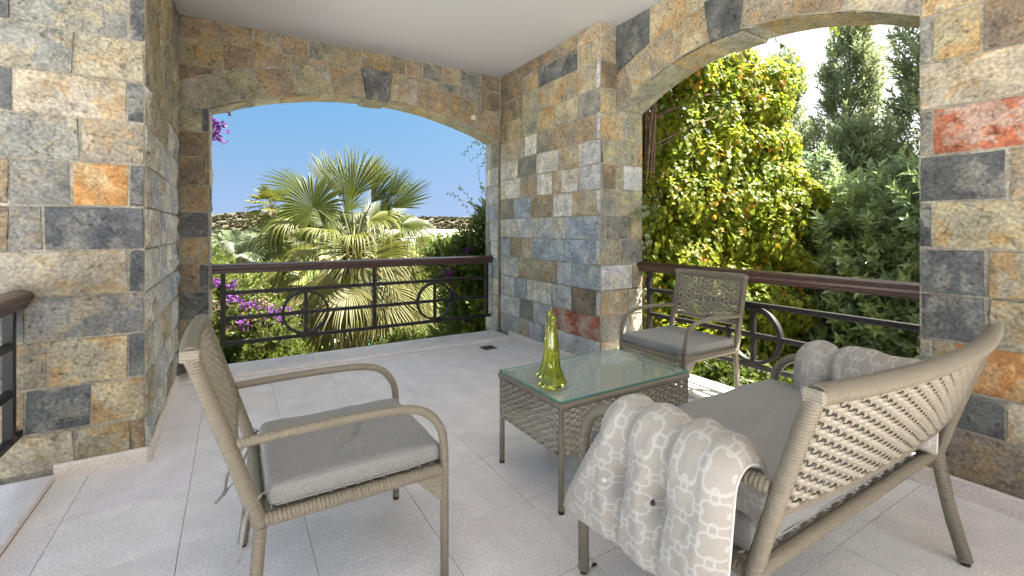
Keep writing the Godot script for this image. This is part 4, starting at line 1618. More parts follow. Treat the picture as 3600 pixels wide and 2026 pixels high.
# leaves through the volume of a set of blobs [centre, radii]; sprays face outwards
func fill(blobs: Array, per_m2: float, lo: Color, hi: Color, scale_lo: float, scale_hi: float, up: float, where: Array, tints: Array, deep := 0.45, odd := Color.BLACK, odd_share := 0.0) -> void:
	for bl in blobs:
		var c: Vector3 = bl[0]
		var r: Vector3 = bl[1]
		var area := 4.0 * PI * pow((pow(r.x * r.y, 1.6) + pow(r.x * r.z, 1.6) + pow(r.y * r.z, 1.6)) / 3.0, 1.0 / 1.6)
		for k in int(area * per_m2):
			var d := Vector3(rng.randfn(), rng.randfn(), rng.randfn()).normalized()
			var f := 1.0 - deep * pow(rng.randf(), 1.6) + rng.randf_range(-0.03, 0.08)
			# lumps: leaves gather on boughs
			f *= 1.0 + 0.13 * sin(d.x * 7.0 + c.x * 3.0) * sin(d.y * 8.0 + c.y * 5.0) * sin(d.z * 7.0 + c.z)
			var p := c + d * r * f
			var nn := (d / r).normalized()
			var g := (nn + Vector3.UP * up + Vector3(rng.randf_range(-1, 1), rng.randf_range(-1, 1), rng.randf_range(-1, 1)) * 0.5).normalized()
			var s := rng.randf_range(scale_lo, scale_hi)
			where.append(Transform3D(aim(g, rng.randf() * TAU).scaled(Vector3(s, s, s)), p))
			tints.append(odd if rng.randf() < odd_share else tint_of(lo, hi))

# hanging sprays: outer face along the normal
func fill_vine(blobs: Array, per_m2: float, lo: Color, hi: Color, s0: float, s1: float, where: Array, tints: Array, odd: Color, odd_share: float, deep := 0.4) -> void:
	for bl in blobs:
		var c: Vector3 = bl[0]
		var r: Vector3 = bl[1]
		var area := 4.0 * PI * pow((pow(r.x * r.y, 1.6) + pow(r.x * r.z, 1.6) + pow(r.y * r.z, 1.6)) / 3.0, 1.0 / 1.6)
		for k in int(area * per_m2):
			var d := Vector3(rng.randfn(), rng.randfn(), rng.randfn()).normalized()
			var f := 1.0 - deep * pow(rng.randf(), 1.8) + rng.randf_range(-0.03, 0.1)
			f *= 1.0 + 0.16 * sin(d.x * 6.0 + c.x * 3.0) * sin(d.y * 9.0 + c.y * 5.0)
			var p := c + d * r * f
			var z := ((d / r).normalized() + Vector3(rng.randf_range(-1, 1), rng.randf_range(-0.4, 1.0), rng.randf_range(-1, 1)) * 0.55).normalized()
			var x := Vector3.UP.cross(z)
			x = (x if x.length() > 0.1 else Vector3.RIGHT).normalized()
			var s := rng.randf_range(s0, s1)
			where.append(Transform3D(Basis(x, z.cross(x), z).rotated(z, rng.randf_range(-0.6, 0.6)).scaled(Vector3(s, s, s)), p))
			tints.append(odd * rng.randf_range(0.7, 1.2) if rng.randf() < odd_share else tint_of(lo, hi))

# ------------------------------------------------------------------ fan palms
# blade at the origin, spreading round +y with its face to +z; down is the pull of gravity in those axes
func fan_mesh(l: float, segs: int, spread: float, droop: float, split: float, seed_: int, hairs := true, down := Vector3(0, -0.9, -0.4)) -> ArrayMesh:
	var g := RandomNumberGenerator.new()
	g.seed = seed_
	var mb := MB.new()
	for k in segs:
		var u := (k + 0.5) / segs
		var an := lerpf(-spread, spread, u)
		var step := spread * 2.0 / segs
		var len := l * (1.0 - 0.34 * pow(absf(u - 0.5) * 2.0, 2.0)) * g.randf_range(0.92, 1.06)
		var dr := droop * g.randf_range(0.5, 1.5)
		var bend := g.randf_range(-0.09, 0.09)
		mb.tint = Color(1, 1, 1) * g.randf_range(0.78, 1.15)
		var rows := [[], [], []]
		var n := 7
		var sp := split * g.randf_range(0.9, 1.1)
		var off := Vector3.ZERO
		for j in n + 1:
			var s := float(j) / n
			var rr := len * s
			var wv: float
			if s <= sp: wv = rr * tan(step * 0.5)
			else: wv = len * sp * tan(step * 0.5) * (1.0 - pow((s - sp) / (1.0 - sp), 1.3)) + 0.0008
			var a2 := an + bend * s * s
			var dir := Vector3(sin(a2), cos(a2), 0)
			var sd := Vector3(cos(a2), -sin(a2), 0)
			var sag := maxf(0.0, s - sp * 0.75) / (1.0 - sp * 0.75)
			var p := dir * rr * (1.0 - 0.42 * minf(dr, 1.0) * sag * sag)
			p.z += len * (0.16 * (1.0 - cos(an)) * s - 0.07 * s * s)
			p += down * dr * len * (0.62 * sag * sag)
			var fold := wv * 0.7
			rows[0].append(p - sd * wv - Vector3(0, 0, fold * 0.5))
			rows[1].append(p + Vector3(0, 0, fold * 0.5))
			rows[2].append(p + sd * wv - Vector3(0, 0, fold * 0.5))
		for e in 2:
			mb.grid([rows[e + 1], rows[e]])
		if hairs and k % 2 == 0:      # pale threads from the tips
			var tip: Vector3 = rows[1][n]
			var bs: Vector3 = rows[1][n - 1]
			mb.tint = Color(4.5, 3.2, 6.0)
			var e := tip + (tip - bs).normalized() * g.randf_range(0.04, 0.12) + Vector3(g.randf_range(-0.04, 0.04), g.randf_range(-0.04, 0.03), g.randf_range(-0.05, 0.05))
			mb.tri(tip - Vector3(0.0014, 0, 0), tip + Vector3(0.0014, 0, 0), e)
	return mb.mesh()

func fan_palm(root: Node3D, crown: Vector3, leaves: Array, meshes: Array, mats: Array, stalk: Material) -> void:
	# leaves = [direction of the stalk, stalk length, blade direction (tip), face normal, size, mesh, material]
	for lf in leaves:
		var d: Vector3 = lf[0].normalized()
		var hub: Vector3 = crown + d * lf[1] + Vector3(0, -0.12 * lf[1] * lf[1], 0)
		var y: Vector3 = lf[2].normalized()
		var z: Vector3 = lf[3]
		z = (z - y * z.dot(y)).normalized()
		var bs := Basis(y.cross(z), y, z)
		var recipe: Array = meshes[lf[5]]
		var fm := fan_mesh(recipe[0], recipe[1], recipe[2], recipe[3], recipe[4], rng.randi() % 9999, recipe[5], bs.inverse() * Vector3.DOWN)
		var o := put_mesh("palm_leaf", fm, mats[lf[6]], root)
		o.transform = Transform3D(bs.scaled(Vector3.ONE * lf[4]), hub)
		var mb := MB.new()
		tube(mb, spline([crown + d * 0.06, crown + d * lf[1] * 0.5 + Vector3(0, 0.03, 0), hub + y * 0.04], 5), 0.016, 0.008, 5)
		for k in mb.v.size(): mb.v[k] = o.transform.affine_inverse() * mb.v[k]
		for k in mb.n.size(): mb.n[k] = (o.transform.basis.inverse() * mb.n[k]).normalized()
		part("stalk", mb, stalk, o)

func sprig(root: Node3D, ctrl: Array, n: int, l: float, w: float, mat: Material, stem: Material, each: bool, bloom := 0) -> void:
	var pts := spline(ctrl, 8)
	var mb := MB.new()
	tube(mb, pts, 0.0035, 0.0012, 4)
	part("stem", mb, stem, root)
	var all := MB.new()
	for k in n:
		var f := (k + 0.7) / n * (pts.size() - 1.01)
		var i := int(f)
		var p: Vector3 = pts[i].lerp(pts[i + 1], f - i)
		var t: Vector3 = (pts[i + 1] - pts[i]).normalized()
		var sd := t.cross(Vector3(0.3, 0.2, 1)).normalized() * (1.0 if k % 2 == 0 else -1.0)
		var d := (t * 0.6 + sd + Vector3(rng.randf_range(-0.3, 0.3), rng.randf_range(-0.5, 0.2), rng.randf_range(-0.4, 0.4))).normalized()
		var sc := rng.randf_range(0.75, 1.2) * lerpf(1.0, 0.6, float(k) / n)
		var m := all if not each else MB.new()
		m.tint = Color(1, 1, 1) * rng.randf_range(0.8, 1.15)
		leaf(m, Transform3D(aim(d, rng.randf() * 0.8), p), l * sc, w * sc, 0.4)
		if each: part("leaf", m, mat, root)
	if not each: part("foliage", all, mat, root).set_meta("kind", "stuff")

func petals(where: Array, tints: Array, at: Vector3, r: float, n: int) -> void:
	for k in n:
		var p := at + Vector3(rng.randfn(), rng.randfn(), rng.randfn()) * r * 0.5
		where.append(Transform3D(aim(Vector3(rng.randfn(), rng.randfn() + 0.3, rng.randfn()).normalized(), rng.randf() * TAU).scaled(Vector3.ONE * rng.randf_range(0.8, 1.3)), p))
		tints.append(tint_of(Color(0.75, 0.7, 0.9), Color(1.15, 1.0, 1.2)))

func conifer_like(called: String, label: String, at: Vector3, h: float, r: float, n: int, seed_mesh: Array, group: String) -> void:
	var t := thing(called, label, "tree", at, group)
	var mb := MB.new()
	tube(mb, spline([Vector3.ZERO, Vector3(0.03, h * 0.4, 0.02), Vector3(-0.02, h * 0.75, 0), Vector3(0, h * 0.98, 0)], 6), 0.07, 0.008, 7)
	part("trunk", mb, M.bark, t)
	mb = MB.new()
	for k in 34:
		var y := h * (0.12 + 0.84 * k / 34.0)
		var rr := r * crown_at(y / h) * 0.8
		var an := k * 2.4
		tube(mb, spline([Vector3(0, y - 0.15, 0), Vector3(cos(an) * rr * 0.5, y + 0.05, sin(an) * rr * 0.5), Vector3(cos(an) * rr, y + 0.28, sin(an) * rr)], 3), 0.014, 0.004, 4, false)
	part("limbs", mb, M.bark, t)
	for s in seed_mesh.size():
		var where := []
		var tints := []
		for k in n / seed_mesh.size():
			var u := pow(rng.randf(), 0.8)
			var y := h * u
			var lump := 1.0 + 0.22 * sin(y * 5.3 + rng.randf() * 0.6)
			var an := rng.randf() * TAU
			var rr := r * crown_at(u) * lump * (1.0 - 0.6 * pow(rng.randf(), 1.7)) * (1.0 + 0.18 * sin(an * 3.0 + y * 2.0))
			var d := Vector3(cos(an), 0.95 + u * 0.7, sin(an)).normalized()
			d = (d + Vector3(rng.randfn(), rng.randfn(), rng.randfn()) * 0.22).normalized()
			var sc := rng.randf_range(0.8, 1.25)
			where.append(Transform3D(aim(d, rng.randf() * TAU).scaled(Vector3.ONE * sc), Vector3(cos(an) * rr, y, sin(an) * rr)))
			tints.append(tint_of(Color(0.75, 0.8, 0.75), Color(1.3, 1.25, 0.95)))
		swarm("crown", seed_mesh[s], M.tree, t, where, tints).set_meta("kind", "stuff")

func crown_at(u: float) -> float:
	return clampf(pow(1.0 - u, 0.75) * 1.15, 0.0, 1.0) * (0.55 + 0.45 * clampf(u * 5.0, 0, 1))

func along(cam_r: float, cam_u: float, cam_c: float) -> Vector3:     # right, up, towards the terrace, as seen from it
	return Vector3(0.8545, 0, 0.5195) * cam_r + Vector3.UP * cam_u + Vector3(-0.5195, 0, 0.8545) * cam_c

func build_garden() -> void:
	# ---- land
	var g := MB.new()
	g.quad(Vector3(-900, -2.66, 900), Vector3(900, -2.66, 900), Vector3(900, -2.66, -900), Vector3(-900, -2.66, -900))
	var gr := part("ground", g, M.soil, self)
	gr.set_meta("kind", "structure")
	var hn := FastNoiseLite.new()
	hn.seed = 4
	hn.frequency = 0.012
	hn.fractal_octaves = 4
	var rows := []
	for j in 22:
		var row := []
		var d := 150.0 + j * 14.0
		for i in 121:
			var an := lerpf(-1.5, 1.35, i / 120.0)     # from the b axis, to the right
			var x := sin(an) * d
			var z := -cos(an) * d
			var rise := smoothstep(0.0, 1.0, j / 21.0)
			var top := 12.2 + 2.2 * sin(an * 6.0 + 0.6) + 1.4 * sin(an * 15.0)
			row.append(Vector3(x, -2.8 + rise * (top + 2.8) + hn.get_noise_2d(x, z) * 4.0 * rise, z))
		rows.append(row)
	var hb := MB.new()
	hb.grid(rows)
	var hl := part("hill", hb, M.hill, self)
	hl.set_meta("kind", "structure")
	# scrub on the hill
	var bush := MB.new()
	for k in 26:
		var d := Vector3(rng.randfn(), absf(rng.randfn()) * 0.8, rng.randfn()).normalized()
		bush.tint = Color(1, 1, 1) * rng.randf_range(0.75, 1.2)
		leaf(bush, Transform3D(aim(d + Vector3(0, 0.5, 0), rng.randf() * 6.0), d * 0.45 - d * 0.5), 1.0, 0.9, 0.5, 0.1, 0.1)
	var where := []
	var tints := []
	for k in 9000:
		var j := pow(rng.randf(), 0.8) * 20.0
		var i := rng.randf() * 119.0
		var p: Vector3 = rows[int(j)][int(i)].lerp(rows[int(j) + 1][int(i) + 1], rng.randf())
		if hn.get_noise_2d(p.x * 3.0, p.z * 3.0) < -0.18: continue
		var s := rng.randf_range(1.2, 3.4)
		where.append(Transform3D(Basis(Vector3.UP, rng.randf() * TAU).scaled(Vector3(s, s * 0.62, s)), p))
		tints.append(tint_of(Color(0.75, 0.75, 0.8), Color(1.7, 1.45, 1.2)))
	for k in 900:      # bushes scattered over the low ground between the garden and the hill
		var d := rng.randf_range(30.0, 150.0)
		var an := rng.randf_range(-0.6, 1.1)
		var s := rng.randf_range(0.8, 2.6) * (0.7 + d / 200.0)
		where.append(Transform3D(Basis(Vector3.UP, rng.randf() * TAU).scaled(Vector3(s, s * 0.8, s)), Vector3(sin(an) * d, -2.66 + s * 0.3, -cos(an) * d)))
		tints.append(tint_of(Color(0.8, 0.95, 0.7), Color(1.9, 1.9, 1.2)))
	swarm("scrub", bush.mesh(), M.scrub, self, where, tints).set_meta("kind", "stuff")

	# ---- pool and its paved edge
	var pd := MB.new()
	pd.box(P(-4.0, -2.66, 17.0), P(8.5, -2.60, 4.97), 0.01)
	var pe := part("pool_deck", pd, M.white, self)
	tag(pe, "sunlit white paving round the pool, glimpsed between the palm fronds", "paving")
	var gp := MB.new()
	gp.box(P(3.181, -2.66, 4.969), P(4.9, -1.3, -4.0), 0.01)
	tag(part("garden_path", gp, M.white, self), "pale paved path between the terrace and the hedge", "path")
	pd = MB.new()
	pd.box(P(1.75, -2.60, 16.4), P(4.1, -2.592, 13.6))
	var pw := part("pool_water", pd, M.water, self)
	pw.set_meta("kind", "structure")

	build_houses()
	build_palms()
	build_shrubs()
	build_hedge()

func house(called: String, label: String, lo: Vector3, hi: Vector3, wall: Material, steps: int, windows: Array) -> void:
	var t := thing(called, label, "house", Vector3((lo.x + hi.x) * 0.5, lo.y, (lo.z + hi.z) * 0.5))
	var h := (hi - lo)
	var mb := MB.new()
	mb.box(Vector3(-h.x * 0.5, 0, -h.z * 0.5), Vector3(h.x * 0.5, h.y, h.z * 0.5))
	part("wall", mb, wall, t)
	mb = MB.new()
	mb.box(Vector3(-h.x * 0.5 - 0.25, h.y, -h.z * 0.5 - 0.25), Vector3(h.x * 0.5 + 0.25, h.y + 0.22, h.z * 0.5 + 0.25), 0.03)
	part("roof_edge", mb, wall, t)
	for k in steps:
		mb = MB.new()
		var y := h.y - 0.75 * (k + 1)
		mb.box(Vector3(-h.x * 0.5 - 0.5 - k * 0.6, y, h.z * 0.5 + 0.002), Vector3(h.x * 0.5 + 0.4, y + 0.14, h.z * 0.5 + 0.9 + k * 0.6), 0.02)
		part("terrace_ledge", mb, wall, t)
	for w in windows:
		mb = MB.new()
		mb.box(Vector3(w[0], w[1], h.z * 0.5 - 0.05), Vector3(w[0] + w[2], w[1] + w[3], h.z * 0.5 + 0.012))
		var f := part("window", mb, M.dark_glass, t)
		mb = MB.new()
		for e in [[-0.05, -0.05, w[2] + 0.05, 0.0], [-0.05, w[3], w[2] + 0.05, w[3] + 0.05], [-0.05, 0.0, 0.0, w[3]], [w[2], 0.0, w[2] + 0.05, w[3]]]:
			mb.box(Vector3(w[0] + e[0], w[1] + e[1], h.z * 0.5 + 0.001), Vector3(w[0] + e[2], w[1] + e[3], h.z * 0.5 + 0.04))
		part("frame", mb, M.white, f)

func build_houses() -> void:
	house("white_house", "long white house with stepped ledges below the hill, right of the fan palm", P(8.5, -2.66, 34.5), P(19.0, 1.0, 29.5), M.white, 3, [[-3.5, 0.6, 1.2, 1.2], [0.2, 0.6, 1.2, 1.2]])
	house("white_house", "small white house beyond the feather palm at the foot of the hill", P(-6.5, -2.66, 53.0), P(-0.6, 0.0, 47.0), M.white, 0, [[2.1, 1.2, 0.5, 1.1], [0.0, 1.2, 0.9, 1.1]])
	house("cream_house", "low cream house seen below the handrail behind the palm trunk", P(3.3, -2.66, 21.5), P(7.4, -0.15, 17.6), M.beige, 0, [[-1.2, 0.8, 0.7, 1.1]])

func build_palms() -> void:
	# length, ribs, half spread, droop, how far the blade stays whole, threads
	var big := [[0.95, 30, 1.05, 0.10, 0.52, true], [0.85, 40, 2.45, 0.16, 0.6, true], [0.95, 30, 1.25, 0.95, 0.42, true], [1.0, 30, 1.05, 0.35, 0.4, true], [0.95, 22, 0.72, 0.10, 0.5, true]]
	var fresh: StandardMaterial3D = M.fan
	var mid := leafy(Color(0.115, 0.122, 0.014), 0.9, 0.55)
	var old := leafy(Color(0.15, 0.14, 0.04), 0.8, 0.6)
	var mats := [fresh, mid, old]
	var stalk := leafy(Color(0.09, 0.095, 0.03), 0.2, 0.5)
	var t := thing("fan_palm", "large green fan palm whose crown fills the middle of the arch", "palm tree", P(1.80, -2.66, 8.27), "")
	var c := Vector3(0, 3.50, 0)
	var L := []
	var C := along(0, 0, 1)
	var add := func(hub: Vector3, tip: Vector3, face: Vector3, size: float, mesh: int, mat: int) -> void:
		var d := along(hub.x * 1.1, hub.y * 1.08, hub.z)
		var l := d.length()
		L.append([d + Vector3(0, 0.12 * l * l, 0), (d + Vector3(0, 0.12 * l * l, 0)).length(), along(tip.x, tip.y, tip.z), along(face.x, face.y, face.z), size * 1.1, mesh, mat])
	var keys := [
		[Vector3(0.06, 0.86, 0.35), Vector3(0.06, 1.0, -0.05), Vector3(0.0, 0.1, 1.0), 0.97, 0, 0],
		[Vector3(-0.40, 0.70, 0.62), Vector3(-0.45, 0.85, 0.0), Vector3(0.1, 0.05, 1.0), 0.74, 1, 0],
		[Vector3(-0.66, 1.0, 0.15), Vector3(-0.88, 0.42, 0.1), Vector3(0.35, 0.65, 0.75), 0.92, 4, 0],
		[Vector3(-0.46, 1.16, -0.15), Vector3(-0.32, 0.95, -0.05), Vector3(0.1, 0.15, 1.0), 0.72, 4, 0],
		[Vector3(0.65, 0.72, 0.2), Vector3(0.78, 0.58, 0.05), Vector3(-0.2, 0.4, 0.9), 0.82, 4, 0],
		[Vector3(0.5, 0.95, -0.3), Vector3(0.5, 0.9, 0.0), Vector3(-0.2, 0.2, 1.0), 0.66, 4, 0],
		[Vector3(0.15, 1.15, -0.5), Vector3(0.1, 1.0, -0.1), Vector3(0.0, 0.2, 1.0), 0.72, 0, 1],
		[Vector3(0.40, 0.52, 0.55), Vector3(0.95, 0.15, 0.3), Vector3(0.1, 0.9, 0.5), 0.85, 2, 1],
		[Vector3(0.80, 0.45, 0.2), Vector3(1.0, 0.0, 0.1), Vector3(0.0, 0.9, 0.5), 0.82, 2, 0],
		[Vector3(0.98, 0.22, 0.0), Vector3(0.95, -0.05, 0.1), Vector3(0.1, 0.9, 0.5), 0.78, 2, 1],
		[Vector3(-0.70, 0.55, 0.4), Vector3(-0.6, -0.1, 0.5), Vector3(-0.2, 0.9, 0.5), 0.80, 2, 1],
		[Vector3(-0.86, 0.52, 0.2), Vector3(-1.0, -0.05, 0.2), Vector3(0.0, 0.8, 0.6), 0.90, 2, 0],
		[Vector3(-0.90, 0.22, 0.3), Vector3(-1.0, 0.05, 0.2), Vector3(0.0, 0.7, 0.7), 0.92, 2, 0],
		[Vector3(-0.62, 0.02, 0.5), Vector3(-0.98, 0.0, 0.2), Vector3(0.0, 0.75, 0.65), 0.95, 2, 0],
		[Vector3(-0.12, 0.36, 0.85), Vector3(-0.2, 0.1, 0.95), Vector3(0.0, 0.95, 0.3), 0.72, 2, 1],
		[Vector3(0.25, 0.28, 0.8), Vector3(0.5, 0.1, 0.85), Vector3(0.0, 0.95, 0.3), 0.74, 2, 1],
		[Vector3(0.50, 0.0, 0.6), Vector3(1.0, 0.1, 0.25), Vector3(0.0, 0.6, 0.8), 0.92, 3, 1],
		[Vector3(-0.50, -0.08, 0.65), Vector3(-1.0, 0.0, 0.3), Vector3(0.0, 0.8, 0.6), 0.95, 3, 1],
		[Vector3(-0.45, -0.50, 0.65), Vector3(-0.65, -0.75, 0.4), Vector3(-0.3, 0.4, 0.9), 1.1, 3, 2],
		[Vector3(0.0, -0.72, 0.8), Vector3(0.05, -0.95, 0.25), Vector3(0.0, 0.3, 1.0), 1.12, 3, 2],
		[Vector3(-0.95, -0.30, 0.3), Vector3(-0.95, -0.5, 0.3), Vector3(-0.1, 0.5, 0.85), 1.05, 3, 2],
		[Vector3(0.55, -0.52, 0.6), Vector3(0.65, -0.75, 0.35), Vector3(0.3, 0.4, 0.9), 1.1, 3, 2],
		[Vector3(0.95, -0.35, 0.2), Vector3(0.9, -0.5, 0.2), Vector3(0.2, 0.5, 0.85), 0.98, 3, 1],
		[Vector3(-0.30, -1.0, 0.65), Vector3(-0.4, -0.9, 0.3), Vector3(-0.1, 0.3, 1.0), 1.1, 3, 2],
		[Vector3(0.42, -1.0, 0.55), Vector3(0.4, -0.92, 0.3), Vector3(0.2, 0.3, 1.0), 1.05, 3, 2],
		[Vector3(-0.85, -0.85, 0.4), Vector3(-0.75, -0.75, 0.3), Vector3(-0.3, 0.4, 0.9), 1.05, 3, 2],
		[Vector3(0.9, -0.9, 0.3), Vector3(0.75, -0.75, 0.3), Vector3(0.3, 0.4, 0.9), 1.0, 3, 2],
		[Vector3(-0.12, -0.28, 0.85), Vector3(-0.15, -0.95, 0.3), Vector3(0.0, 0.35, 1.0), 0.95, 3, 2],
		[Vector3(0.28, -0.22, 0.8), Vector3(0.3, -0.92, 0.3), Vector3(0.1, 0.35, 1.0), 0.95, 3, 1],
		[Vector3(-0.30, 0.10, 0.8), Vector3(-0.7, -0.3, 0.6), Vector3(-0.1, 0.8, 0.5), 0.85, 2, 1],
		[Vector3(0.05, 0.62, 0.55), Vector3(0.35, 0.7, 0.4), Vector3(0.0, 0.5, 0.9), 0.72, 4, 0],
		[Vector3(0.30, 0.80, 0.1), Vector3(0.55, 0.8, 0.1), Vector3(-0.1, 0.4, 0.9), 0.75, 4, 0],
		[Vector3(-0.20, 0.90, 0.05), Vector3(-0.15, 0.95, 0.0), Vector3(0.0, 0.3, 1.0), 0.75, 4, 0],
		[Vector3(0.05, -1.35, 0.6), Vector3(0.0, -1.0, 0.25), Vector3(0.0, 0.3, 1.0), 1.0, 3, 2],
		[Vector3(-0.6, -1.35, 0.5), Vector3(-0.5, -0.9, 0.25), Vector3(-0.2, 0.3, 1.0), 1.0, 3, 2],
		[Vector3(0.6, -1.4, 0.4), Vector3(0.5, -0.9, 0.25), Vector3(0.2, 0.3, 1.0), 1.0, 3, 2],
	]
	for k in keys: (add as Callable).call(k[0], k[1], k[2], k[3], k[4], k[5])
	for k in 70:      # the rest of the crown all the way round
		var el := lerpf(1.0, -1.15, (k + 0.5) / 70.0)
		var an := k * 2.39996 + 0.7
		var out := Vector3(cos(an) * cos(el), sin(el), sin(an) * cos(el))
		var cam := out.dot(C)
		if cam > 0.45 and el > -0.3: continue
		var l := rng.randf_range(0.55, 0.9) if el > 0.1 else rng.randf_range(0.75, 1.0)
		var tip := (out + Vector3(0, lerpf(-0.6, 0.3, (el + 1.15) / 2.15), 0)).normalized()
		var kind := (4 if k % 2 == 0 else 2) if el > 0.35 else (2 if el > -0.2 else 3)
		L.append([out, l, tip, (Vector3.UP + out * 0.5 + C * 0.5), rng.randf_range(0.72, 0.9) if el > -0.2 else rng.randf_range(0.9, 1.05), kind, 0 if el > 0.3 else (1 if el > -0.3 else 2)])
	fan_palm(t, c, L, big, mats, stalk)
	var mb := MB.new()
	tube(mb, spline([Vector3(0, 0, 0), Vector3(0.03, 1.5, 0), Vector3(0, 2.9, 0), Vector3(0, 3.55, 0)], 8), 0.2, 0.12, 12)
	part("trunk", mb, M.bark, t)
	mb = MB.new()     # sheath of old leaf bases and orange fibre round the growing point
	for k in 26:
		var an := k * 2.4
		var y := 2.9 + k * 0.026
		tube(mb, [Vector3(cos(an) * 0.13, y - 0.1, sin(an) * 0.13), Vector3(cos(an) * 0.2, y + 0.18, sin(an) * 0.2)], 0.035, 0.014, 5)
	part("leaf_bases", mb, leafy(Color(0.15, 0.085, 0.02), 0.2, 0.8), t)
	mb = MB.new()     # wiry flower stalks
	for k in 12:
		var an := k * 0.9
		tube(mb, spline([c, c + Vector3(cos(an) * 0.4, 0.35, sin(an) * 0.4), c + Vector3(cos(an) * 0.9, 0.1, sin(an) * 0.9), c + Vector3(cos(an) * 1.15, -0.5, sin(an) * 1.15)], 5), 0.006, 0.002, 4)
	part("flower_stalks", mb, stalk, t)

	# the farther fan palm
	var small := [[0.72, 20, 1.7, 0.3, 0.5, false], [0.75, 18, 1.2, 0.9, 0.42, false]]
	t = thing("fan_palm", "smaller distant fan palm with a skirt of dead leaves on the left", "palm tree", P(1.41, -2.66, 22.54))
	c = Vector3(0, 4.75, 0)
	L = []
	for k in 30:
		var el := lerpf(1.35, -0.5, k / 29.0)
		var an := k * 2.39996
		var out := Vector3(cos(an) * cos(el), sin(el), sin(an) * cos(el))
		L.append([out, rng.randf_range(0.55, 0.75), (out + Vector3(0, -0.25, 0)).normalized(), Vector3.UP + out * 0.4, rng.randf_range(0.8, 1.05), 0 if el > 0.1 else 1, 0 if el > 0.0 else 1])
	for k in 22:
		var an := k * 2.4
		var out := Vector3(cos(an) * 0.6, -0.8, sin(an) * 0.6)
		L.append([out, rng.randf_range(0.4, 1.2), Vector3(cos(an) * 0.3, -1, sin(an) * 0.3), out + Vector3.UP * 1.2, rng.randf_range(0.8, 1.1), 1, 2])
	fan_palm(t, c, L, small, [mid, mid, leafy(Color(0.13, 0.09, 0.045), 0.4, 0.8)], stalk)
	mb = MB.new()
	tube(mb, [Vector3.ZERO, Vector3(0, 2.5, 0), Vector3(0, 4.8, 0)], 0.2, 0.15, 9)
	part("trunk", mb, M.bark, t)

	# pale feather palm at the far left
	t = thing("feather_palm", "pale green feather palm with orange fruit at its heart, far left", "palm tree", P(0.17, -2.66, 16.28))
	var pale := leafy(Color(0.11, 0.135, 0.07), 0.7, 0.5)
	for k in 18:
		var el := lerpf(1.3, -0.15, k / 17.0)
		var an := k * 2.39996
		var out := Vector3(cos(an), 0, sin(an))
		var pts := spline([Vector3(0, 2.9, 0), Vector3(0, 2.9, 0) + (out * cos(el) + Vector3.UP * sin(el)) * 0.9, Vector3(0, 2.9, 0) + (out * cos(el) * 1.05 + Vector3.UP * sin(el) * 0.75) * 1.75 + Vector3(0, -0.25, 0)], 9)
		mb = MB.new()
		tube(mb, pts, 0.02, 0.004, 4, false)
		for j in range(3, pts.size()):
			for rep in 2:
				var tg: Vector3 = (pts[j] - pts[j - 1]).normalized()
				var sd := tg.cross(Vector3.UP).normalized()
				for s in [-1.0, 1.0]:
					var dd: Vector3 = (sd * s + tg * 0.7 + Vector3(0, -0.25, 0)).normalized()
					var p: Vector3 = pts[j].lerp(pts[j - 1], rep * 0.5)
					mb.tint = Color(1, 1, 1) * rng.randf_range(0.85, 1.15)
					leaf(mb, Transform3D(aim(dd), p), 0.42 * (1.0 - 0.4 * absf(j / 18.0 - 0.5)), 0.07, 0.4, 0.2)
		part("frond", mb, pale, t)
	mb = MB.new()
	for k in 40:
		var p := Vector3(rng.randfn() * 0.16, 2.62 + rng.randfn() * 0.12, rng.randfn() * 0.16)
		mb.obox(Transform3D(Basis(Vector3(1, 1, 0).normalized(), k), p), Vector3(0.04, 0.05, 0.04), 0.02)
	part("fruit", mb, std(c8(196, 120, 66), 0.7), t)
	mb = MB.new()
	tube(mb, [Vector3.ZERO, Vector3(0, 1.4, 0), Vector3(0, 2.95, 0)], 0.2, 0.16, 9)
	part("trunk", mb, M.bark, t)

func bush_thing(called: String, label: String, cat: String, blobs: Array, per: float, mesh: ArrayMesh, mat: Material, lo: Color, hi: Color, stems: bool, group := "") -> Node3D:
	var c := Vector3.ZERO
	for b in blobs: c += b[0] / blobs.size()
	var t := thing(called, label, cat, Vector3(c.x, -2.66, c.z), group)
	var where := []
	var tints := []
	var local := []
	for b in blobs: local.append([b[0] - t.position, b[1]])
	fill(local, per, lo, hi, 0.8, 1.25, 0.5, where, tints)
	swarm("foliage", mesh, mat, t, where, tints).set_meta("kind", "stuff")
	if stems:
		var mb := MB.new()
		for b in local:
			for k in 5:
				var e: Vector3 = b[0] + Vector3(rng.randf_range(-0.6, 0.6) * b[1].x, rng.randf_range(0.0, 0.7) * b[1].y, rng.randf_range(-0.6, 0.6) * b[1].z)
				var s := Vector3(rng.randf_range(-0.2, 0.2), 0, rng.randf_range(-0.2, 0.2))
				tube(mb, spline([s, s.lerp(e, 0.5) + Vector3(0.05, 0.1, 0.05), e], 5), 0.018, 0.005, 5)
		part("stems", mb, M.bark, t)
	return t

